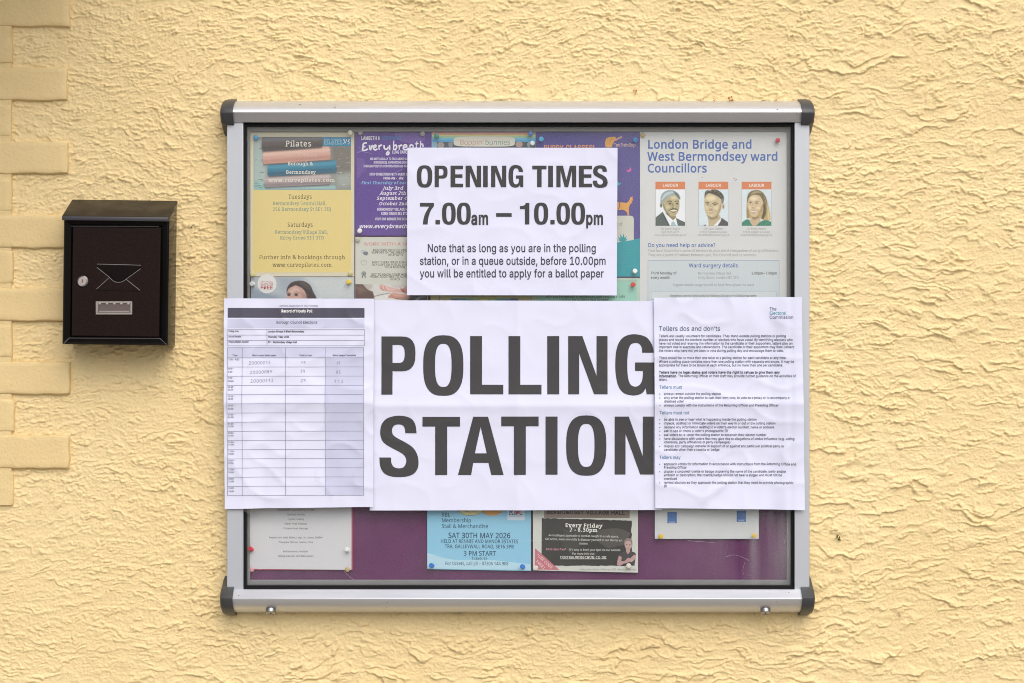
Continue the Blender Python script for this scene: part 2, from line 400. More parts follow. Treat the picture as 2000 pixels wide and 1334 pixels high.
# smudges of dried dirt on the rails
M_DIRT = mat('dried_dirt', (.12, .10, .075), .9)
rd = random.Random(12)
def fleck(px, py, d, r, n=7):
    a = MB(); c = W(px, py, d); pts = []
    for k in range(n):
        t = 2 * math.pi * k / n; q = r * rd.uniform(.4, 1.2); pts.append((c.x + math.cos(t) * q * 1.5, c.y, c.z + math.sin(t) * q * .55))
    vs = pts + [(p[0], p[1] + .0012, p[2]) for p in pts]
    a.add(vs, [tuple(range(n))] + [(i, (i + 1) % n, n + (i + 1) % n, n + i) for i in range(n)])
    a.build('dirt_fleck', M_DIRT, board)
for px, py, d in ((654, 209, .0520), (1518, 213.5, .0568), (1520, 215, .0580), (757, 1177, .0612), (755, 1187, .0510), (1535, 1157, .0512), (1541, 1157.5, .0517), (1528, 1158, .0522), (1517, 1176, .0622), (514, 1160, .0545), (466, 1163, .0575), (586, 204, .0420), (1557, 223.5, .0572), (1434, 348, .0305), (1439, 350, .0305), (1372, 346, .0305), (1436, 352, .0305)):
    fleck(px, py, d + .0006, rd.uniform(.0007, .0016))

# ------------------------------------------------------------------ lettering
# outlines of a humanist and a grotesque sans, thousandths of an em: (character code, advance, loops of x, y)
FONT_HUMANIST = [
(33,216,[[131,161,85,161,65,573,151,573],[58,43,61,69,69,82,84,92,107,97,130,92,146,82,155,63,157,43,155,24,146,5,130,-6,107,-11,84,-6,69,5]]),
(38,587,[[244,581,293,576,339,554,370,517,381,477,380,434,364,391,323,347,268,308,423,159,453,208,479,286,550,286,513,180,468,114,585,0,490,0,420,67,344,16,303,2,255,-7,171,-4,127,10,99,26,70,55,55,82,43,149,48,196,70,241,107,278,166,318,125,368,102,415,97,466,106,509,124,537,157,563,201,578],[209,273,154,235,128,201,116,159,124,112,139,88,162,69,191,58,225,55,273,59,304,67,340,85,375,111],[241,524,211,519,186,506,171,485,166,465,167,436,177,410,225,350,265,376,292,401,305,421,312,450,310,478,294,505,271,519]]),
(39,180,[[128,573,112,366,68,366,52,573]]),
(40,241,[[32,220,37,301,48,364,66,424,90,482,150,573,217,573,167,493,125,384,105,268,107,159,120,83,142,9,174,-61,216,-127,150,-127,97,-51,60,34,39,125]]),
(41,241,[[209,220,204,140,193,78,175,19,151,-37,91,-127,25,-127,73,-48,108,38,130,128,137,221,130,315,108,406,73,493,24,573,91,573,144,495,180,409,202,317]]),
(42,442,[[258,609,242,455,396,499,407,425,260,413,355,286,286,249,218,389,156,249,85,286,179,413,33,425,44,499,196,455,180,609]]),
(44,215,[[154,84,127,-1,85,-103,33,-103,73,93,148,93]]),
(45,258,[[32,184,32,246,226,246,226,184]]),
(46,215,[[58,43,61,69,69,82,84,92,107,97,130,92,146,82,155,63,157,43,155,24,146,5,130,-6,107,-11,84,-6,69,5]]),
(47,298,[[290,573,77,0,8,0,221,573]]),
(48,459,[[419,287,411,177,386,90,363,52,342,30,307,7,276,-3,229,-8,184,-3,145,12,122,27,94,58,71,98,55,146,44,201,40,264,42,353,63,462,83,504,109,537,141,562,181,576,244,581,287,573,324,555,355,527,380,491,403,429,414,373],[110,287,116,184,137,111,153,85,173,67,198,56,229,52,259,56,284,67,304,85,320,110,341,184,348,287,341,390,320,463,304,488,284,507,259,518,229,521,198,518,173,507,153,488,137,463,116,390]]),
(49,459,[[285,0,216,0,217,462,219,499,108,405,71,452,226,573,285,573]]),
(50,459,[[417,0,38,0,38,59,269,295,306,353,321,405,320,446,306,482,286,502,252,517,210,520,164,512,123,494,83,466,45,513,94,548,169,576,212,580,259,578,322,557,347,540,372,510,388,472,393,417,387,374,365,324,307,247,128,64,417,64]]),
(51,459,[[395,439,387,387,363,347,326,318,277,302,323,288,360,271,387,246,405,214,412,177,410,127,395,84,369,47,330,19,278,0,212,-8,130,-4,81,5,36,23,36,89,93,67,165,53,230,53,274,63,305,81,331,117,339,164,332,204,310,233,265,255,215,264,123,265,123,326,233,331,274,347,302,371,319,404,323,434,319,462,302,492,262,516,197,520,134,506,75,473,39,521,93,554,151,574,218,581,279,575,327,558,362,530,389,482]]),
(52,459,[[443,130,359,130,359,0,291,0,291,130,17,130,17,190,286,576,359,576,359,193,443,193],[291,374,294,480,292,500,262,444,86,193,291,193]]),
(53,459,[[221,351,300,340,333,326,369,299,395,264,407,232,413,196,411,154,403,115,381,70,347,35,314,15,275,1,215,-8,156,-6,97,4,51,23,51,90,111,65,181,53,257,60,289,73,308,88,327,113,336,137,339,202,332,225,314,254,275,280,197,292,99,280,64,302,86,573,373,573,373,508,146,508,132,342]]),
(54,459,[[44,245,53,354,75,433,107,492,155,539,196,562,246,576,290,580,353,578,377,573,377,513,326,522,269,520,225,509,183,483,158,454,136,410,122,359,115,291,170,339,201,352,238,358,279,357,323,347,360,327,382,305,405,269,416,236,421,184,418,142,408,104,393,71,372,44,345,21,291,-2,229,-8,172,4,130,26,94,62,67,110,50,171],[238,51,294,64,320,84,334,102,343,125,351,168,350,210,340,244,324,271,308,285,267,301,205,299,175,287,150,270,127,242,116,211,117,172,127,133,146,99,174,71,203,56]]),
(55,459,[[109,0,344,508,35,508,35,573,419,573,419,518,187,0]]),
(56,459,[[229,581,287,574,327,561,366,533,388,503,400,443,389,390,352,343,291,303,348,270,387,236,412,193,419,148,415,114,406,84,389,57,367,34,308,3,231,-8,149,2,89,33,67,55,52,81,39,146,46,191,70,235,106,269,158,299,101,341,71,383,58,436,67,494,86,526,123,556,171,574],[108,145,120,99,155,64,200,50,269,52,311,69,342,108,349,154,335,197,293,235,217,270,170,246,136,219,115,186],[228,524,188,518,155,502,134,476,127,441,132,408,153,377,179,357,232,330,276,353,306,377,325,408,330,441,323,476,302,502,270,518]]),
(57,459,[[417,328,408,219,387,139,354,80,306,33,265,11,228,-1,170,-8,111,-5,82,0,82,60,134,50,192,52,236,64,278,90,303,118,325,162,339,213,346,281,290,233,259,221,222,215,181,215,138,226,101,246,78,267,56,303,45,336,40,387,43,430,53,468,69,501,90,529,117,551,171,575,233,580,290,569,332,545,367,510,394,462,411,402],[223,521,168,508,142,488,128,470,118,447,110,404,112,362,120,328,137,301,152,287,193,271,256,273,286,285,311,303,334,331,345,362,344,400,334,439,315,474,288,501,258,516]]),
(58,215,[[58,43,61,69,69,82,84,92,107,97,130,92,146,82,155,63,157,43,155,24,146,5,130,-6,107,-11,84,-6,69,5],[58,387,61,412,69,426,84,436,107,441,130,436,146,426,155,407,157,387,153,362,146,348,130,337,107,332,84,337,69,348]]),
(59,215,[[147,84,120,-1,78,-103,25,-103,31,-80,66,93,141,93],[56,387,60,412,67,426,82,436,105,441,129,436,144,426,152,412,156,387,153,367,144,348,129,337,105,332,82,337,67,348]]),
(63,348,[[112,183,118,235,136,272,228,363,251,394,259,427,256,465,246,486,228,503,185,518,109,513,34,485,10,541,18,545,111,576,168,581,220,575,249,566,285,543,311,511,321,485,327,431,316,379,288,338,186,239,171,206,168,161,112,161],[94,43,105,82,119,92,144,97,166,92,181,82,189,69,192,43,181,5,166,-6,144,-11,119,-6,105,5]]),
(64,721,[[674,286,668,223,648,165,615,119,576,94,536,87,496,96,468,120,451,157,405,107,355,89,293,93,269,103,240,128,220,163,209,205,208,262,219,309,239,349,269,381,307,404,352,416,429,414,500,398,491,216,497,165,513,145,540,137,563,142,587,163,604,196,616,248,618,305,611,356,580,426,553,459,518,485,450,513,370,519,293,507,228,479,177,437,139,382,111,303,104,227,111,154,126,108,157,56,201,18,275,-11,347,-18,429,-10,520,16,520,-38,463,-57,409,-68,347,-71,280,-66,240,-58,185,-36,139,-5,102,34,67,100,52,159,47,243,60,330,90,408,126,462,186,515,244,547,311,566,402,572,475,562,551,529,602,486,641,431,666,364],[269,235,277,182,301,150,321,140,345,137,375,142,391,150,414,180,428,221,437,358,428,361,359,365,314,347,283,305]]),
(65,512,[[437,0,368,177,141,177,73,0,0,0,224,575,289,575,512,0],[282,415,257,495,165,241,346,241]]),
(66,521,[[241,573,315,568,373,555,417,532,445,497,455,467,459,431,446,371,431,347,409,328,382,313,350,304,350,300,392,289,422,275,447,255,465,228,476,194,478,150,472,115,460,84,433,49,385,19,323,3,78,0,78,573],[256,329,318,335,357,352,377,382,384,434,376,463,365,478,332,499,279,510,150,511,150,329],[150,269,150,61,284,61,330,68,354,78,378,98,394,125,400,157,399,190,380,232,336,259,285,268]]),
(67,507,[[323,517,250,505,214,488,185,463,160,432,142,393,130,349,125,300,131,220,147,164,175,117,213,83,262,62,322,55,385,60,460,78,460,15,393,-2,312,-8,250,-3,197,12,152,38,115,72,86,115,65,165,53,223,49,303,56,364,77,432,111,489,148,526,194,554,233,569,292,579,346,580,419,569,482,547,453,486,386,510]]),
(68,585,[[536,292,528,203,509,147,470,87,415,42,364,18,304,5,78,0,78,573,296,571,353,560,420,532,472,489,510,430,528,377],[460,289,450,374,421,437,373,481,336,498,293,507,150,511,150,62,256,63,307,70,350,84,387,106,416,134,438,170,457,236]]),
(69,446,[[398,0,78,0,78,573,398,573,398,509,150,509,150,330,383,330,383,268,150,268,150,63,398,63]]),
(70,416,[[150,0,78,0,78,573,398,573,398,509,150,509,150,306,383,306,383,243,150,243]]),
(71,584,[[326,302,524,302,524,22,431,-1,323,-8,260,-3,189,19,145,47,98,98,67,164,51,243,54,350,76,425,94,458,127,500,186,544,239,566,300,578,369,580,437,572,516,547,489,484,421,508,362,517,293,513,237,496,202,474,164,434,139,382,126,321,126,253,141,179,166,129,204,91,255,66,303,56,383,56,452,68,452,238,326,238]]),
(72,594,[[516,0,443,0,443,267,150,267,150,0,78,0,78,573,150,573,150,330,443,330,443,573,516,573]]),
(73,272,[[239,0,32,0,32,42,99,57,99,515,32,531,32,573,239,573,239,531,172,515,172,57,239,42]]),
(74,219,[[-3,-152,-63,-142,-63,-81,-5,-89,38,-79,65,-48,74,-6,74,573,146,573,145,-18,132,-73,98,-120,58,-143]]),
(75,496,[[496,0,411,0,209,273,150,222,150,0,78,0,78,573,150,573,150,290,162,304,403,573,488,573,261,323]]),
(76,420,[[78,0,78,573,150,573,150,64,400,64,400,0]]),
(77,727,[[330,0,142,502,144,0,78,0,78,573,184,573,364,103,544,573,650,573,650,0,578,0,578,373,584,501,390,0]]),
(78,609,[[532,0,447,0,141,476,144,0,78,0,78,573,161,573,467,99,464,573,532,573]]),
(79,626,[[577,287,564,180,546,128,526,94,493,54,463,31,389,0,345,-7,281,-7,236,0,184,19,151,39,114,73,85,116,65,167,51,240,49,310,56,370,78,442,104,487,138,524,181,553,232,572,292,581,375,576,428,561,486,525,521,488,554,425,570,370],[125,287,136,190,163,127,207,83,269,58,314,55,359,58,420,83,448,107,470,138,486,176,496,220,501,269,498,338,476,423,456,457,431,484,398,503,360,514,298,518,255,511,218,497,188,475,163,446,140,398,128,338]]),
(80,485,[[229,573,282,570,346,555,379,539,415,504,437,459,443,424,441,370,426,321,388,272,324,238,261,225,150,223,150,0,78,0,78,573],[223,511,150,511,150,285,246,286,298,296,336,316,360,347,369,381,369,414,361,449,350,468,325,490,302,500]]),
(81,626,[[577,287,567,190,535,108,512,74,483,46,449,23,411,6,548,-136,444,-136,334,-7,266,-5,196,13,141,47,98,94,74,141,55,209,49,288,56,370,78,442,104,487,151,535,197,561,271,579,356,579,411,567,473,535,521,488,547,442,570,370],[125,287,136,190,163,127,207,83,269,58,314,55,359,58,420,83,448,107,470,138,486,176,496,220,501,269,498,338,476,423,456,457,431,484,398,503,360,514,298,518,255,511,218,497,188,475,163,446,140,398,128,338]]),
(82,499,[[236,573,329,562,364,550,402,525,422,500,439,460,444,410,440,368,427,334,403,300,371,277,330,257,487,0,403,0,264,237,150,237,150,0,78,0,78,573],[232,510,150,510,150,298,268,299,296,304,329,319,345,333,362,359,369,394,369,424,358,461,330,490,293,504]]),
(83,440,[[403,153,396,106,378,66,348,35,295,7,243,-5,167,-7,96,2,41,19,41,88,145,59,240,57,273,66,303,84,322,109,330,140,324,184,302,213,261,238,161,279,118,302,81,335,57,375,48,435,57,487,84,528,126,558,180,576,254,580,318,572,389,549,366,487,311,506,257,516,204,516,169,507,148,494,133,478,123,452,121,427,133,386,160,359,313,289,362,255,392,212]]),
(84,446,[[259,0,187,0,187,509,8,509,8,573,437,573,437,509,259,509]]),
(85,586,[[513,202,504,132,483,83,449,43,403,13,344,-4,264,-7,196,7,143,36,104,82,86,118,76,158,72,573,144,573,144,201,150,153,165,114,192,84,228,64,276,55,342,59,379,73,413,103,433,143,442,191,442,573,513,573]]),
(86,481,[[481,573,277,0,204,0,0,573,75,573,213,182,238,90,241,80,277,207,405,573]]),
(87,746,[[735,573,583,0,510,0,370,488,348,391,234,0,161,0,10,573,85,573,196,122,201,87,231,223,333,573,407,573,518,206,544,87,563,187,660,573]]),
(88,470,[[467,0,385,0,233,249,79,0,3,0,193,298,15,573,95,573,236,348,377,573,453,573,276,300]]),
(89,454,[[227,291,376,573,454,573,263,222,263,0,191,0,191,219,0,573,79,573]]),
(90,459,[[427,0,30,0,30,55,332,508,40,508,40,573,419,573,419,518,118,64,427,64]]),
(97,450,[[231,437,284,432,326,418,356,393,376,358,385,293,385,0,334,0,317,61,274,18,234,-1,172,-8,119,0,82,18,59,41,44,71,37,109,40,150,50,176,76,209,101,227,172,250,316,259,315,309,307,339,293,359,273,372,237,380,194,378,106,347,84,400,160,429],[252,208,171,196,149,187,127,170,114,147,110,110,118,81,138,62,180,49,227,53,270,72,295,96,313,142,315,210]]),
(98,493,[[139,461,135,373,189,419,237,434,310,434,360,415,401,381,422,350,437,312,446,267,448,180,437,118,415,68,375,23,322,-2,248,-7,189,10,133,55,119,0,68,0,68,609,139,609],[260,379,210,372,181,357,161,333,145,289,139,214,145,144,165,93,191,67,244,51,275,51,312,61,348,93,369,145,376,235,360,315,340,347,322,363,300,373]]),
(99,385,[[241,-8,200,-5,150,10,118,28,91,54,69,87,54,128,44,213,48,268,59,315,77,354,111,393,142,415,191,432,231,437,286,435,358,415,337,356,286,371,244,376,187,366,148,335,125,284,117,213,122,155,134,117,153,88,179,67,211,56,257,53,302,60,351,78,351,15,297,-3]]),
(100,493,[[221,-8,165,0,133,14,92,48,71,79,56,117,45,187,47,266,56,311,71,350,93,381,133,416,166,430,202,437,260,435,303,420,336,395,359,374,354,435,354,609,425,609,425,0,368,0,354,58,328,28,297,8,259,-5],[232,51,290,60,320,79,344,121,355,182,352,268,335,325,321,346,303,363,248,379,192,373,153,345,128,296,118,231,124,144,146,93,181,61]]),
(101,452,[[234,438,273,434,308,424,339,407,372,376,395,335,406,299,411,201,117,201,127,137,139,111,164,81,185,67,224,55,310,56,392,82,392,20,376,13,327,-1,282,-7,221,-6,180,2,132,23,101,48,77,79,59,117,46,177,46,246,53,292,74,345,105,387,145,417,181,431],[233,380,188,372,154,348,130,309,119,257,338,257,336,284,323,328,303,356,273,374]]),
(102,276,[[266,375,158,375,158,0,87,0,87,375,12,375,12,408,87,432,88,483,97,528,113,563,137,588,160,601,196,611,239,613,284,607,310,599,292,544,237,555,197,550,171,526,159,481,158,430,266,430]]),
(103,493,[[221,438,261,434,297,422,329,402,355,373,359,373,369,430,425,430,425,-22,417,-76,399,-119,361,-160,318,-181,264,-191,199,-192,128,-182,78,-165,78,-100,159,-127,214,-133,263,-132,306,-116,331,-93,343,-74,355,-26,358,57,315,17,272,-2,201,-7,147,7,103,37,70,83,56,121,45,189,47,263,56,306,70,344,91,377,117,404,147,423,181,434],[230,379,197,374,175,364,157,349,138,320,119,251,121,159,139,103,172,66,218,50,255,51,288,58,326,85,347,124,356,188,351,279,335,326,315,352,278,372]]),
(104,496,[[139,431,135,370,190,417,227,431,267,437,310,435,351,424,384,406,408,378,424,341,430,293,431,0,361,0,361,275,355,321,343,346,324,364,298,375,265,379,222,374,196,365,177,350,157,324,145,289,139,246,139,0,68,0,68,609,139,609]]),
(105,207,[[139,430,139,0,68,0,68,430],[104,591,123,587,136,577,145,546,136,515,123,506,104,501,84,506,72,515,63,546,72,577,84,587]]),
(106,207,[[18,-192,-44,-183,-44,-126,1,-134,37,-128,59,-111,68,-76,68,430,139,430,138,-84,126,-133,105,-164,65,-187],[63,546,72,577,84,587,104,591,123,587,136,577,145,546,136,515,123,506,104,501,84,506,72,515]]),
(107,428,[[138,291,135,221,148,234,326,430,409,430,235,246,421,0,336,0,187,200,138,158,138,0,68,0,68,609,138,609]]),
(108,207,[[139,0,68,0,68,609,139,609]]),
(109,750,[[540,438,589,433,628,417,657,391,676,352,685,280,685,0,615,0,614,300,603,338,582,364,549,377,499,376,463,364,432,333,418,298,412,254,411,0,342,0,341,285,334,327,316,357,293,372,253,379,215,374,192,365,169,345,156,324,145,290,139,235,139,0,68,0,68,430,125,430,136,371,140,371,168,405,211,429,260,438,312,433,365,410,402,366,427,398,452,415,489,431]]),
(110,496,[[275,438,327,433,369,417,401,391,421,352,431,280,431,0,361,0,361,288,355,321,343,346,316,368,288,377,232,376,193,363,174,348,160,328,143,275,139,0,68,0,68,430,125,430,136,371,140,371,165,401,198,422,235,434]]),
(111,485,[[442,216,434,142,406,74,359,25,295,-2,253,-8,210,-6,145,15,94,58,59,121,48,165,44,216,50,282,63,324,81,360,106,389,149,418,186,431,229,437,286,434,324,423,368,397,403,360,423,324,438,266],[117,216,125,147,142,102,172,71,213,53,273,53,314,71,348,110,366,169,367,252,352,312,321,354,273,376,226,378,198,372,155,345,129,298]]),
(112,493,[[273,438,310,434,360,416,401,383,422,351,437,313,448,243,448,181,440,133,427,93,408,59,384,31,345,6,298,-6,256,-7,213,1,174,20,134,55,139,-192,68,-192,68,430,126,430,139,371,165,401,195,422,233,434],[260,379,212,372,178,353,155,321,142,275,139,190,150,126,176,80,211,58,271,51,297,56,319,67,353,105,373,171,374,252,354,323,331,354,311,367]]),
(113,493,[[354,-9,358,58,303,11,255,-5,182,-5,133,14,93,48,71,79,56,117,47,162,46,249,57,311,79,361,119,406,150,424,184,434,257,435,304,419,358,371,369,430,425,430,425,-192,354,-192],[233,51,281,57,310,71,335,100,350,143,355,213,348,285,328,337,302,363,248,379,217,379,181,368,145,334,124,281,118,194,133,117,153,83,171,67,205,53]]),
(114,331,[[269,438,319,433,310,368,270,374,240,371,211,361,186,343,154,301,140,253,139,0,68,0,68,430,126,430,137,351,165,390,196,416,233,433]]),
(115,384,[[348,119,343,80,327,49,302,24,258,3,202,-7,144,-7,91,1,42,19,42,83,131,53,214,51,242,59,261,71,274,86,280,112,273,138,255,157,89,236,61,261,45,292,42,337,52,372,75,400,109,421,168,436,221,437,284,428,339,409,315,353,236,377,168,378,126,362,114,350,108,328,116,301,137,283,265,227,314,197,339,164]]),
(116,289,[[212,50,272,59,272,5,200,-8,160,-3,131,7,112,20,91,44,76,89,74,375,13,375,13,409,75,437,103,528,144,528,144,430,269,430,269,375,144,375,147,100,155,79,168,64,185,54]]),
(117,496,[[427,430,427,0,370,0,356,57,326,24,280,1,227,-8,162,-2,125,13,97,36,77,68,68,99,63,148,63,430,135,430,138,118,153,83,171,65,197,54,230,51,263,53,299,64,319,79,338,105,350,140,356,182,357,430]]),
(118,407,[[163,0,0,430,75,430,204,63,332,430,407,430,244,0]]),
(119,630,[[346,243,313,357,289,259,207,1,127,1,9,431,82,431,168,81,172,73,197,175,277,431,354,431,440,149,457,74,549,431,621,431,502,1,419,1]]),
(120,424,[[170,220,22,430,102,430,213,268,322,430,402,430,253,220,410,0,330,0,213,172,94,0,14,0]]),
(121,409,[[1,430,76,430,177,164,205,68,333,430,409,430,212,-88,171,-150,123,-183,67,-192,9,-186,9,-130,68,-134,112,-117,142,-80,174,-2]]),
(122,377,[[346,0,31,0,31,47,262,375,45,375,45,430,340,430,340,377,112,55,346,55]]),
(8211,401,[[32,184,32,246,369,246,369,184]]),
(163,459,[[268,580,338,572,410,547,385,491,317,516,258,521,213,508,189,484,176,434,176,310,339,310,339,257,176,257,175,151,157,97,121,64,429,64,429,0,26,0,26,59,62,75,86,98,101,133,105,172,105,257,28,257,28,310,105,310,108,462,120,501,143,533,165,552,201,570]]),
(8217,140,[[131,564,104,478,62,376,10,376,15,399,50,573,125,573]]),
(32,209,[]),
]
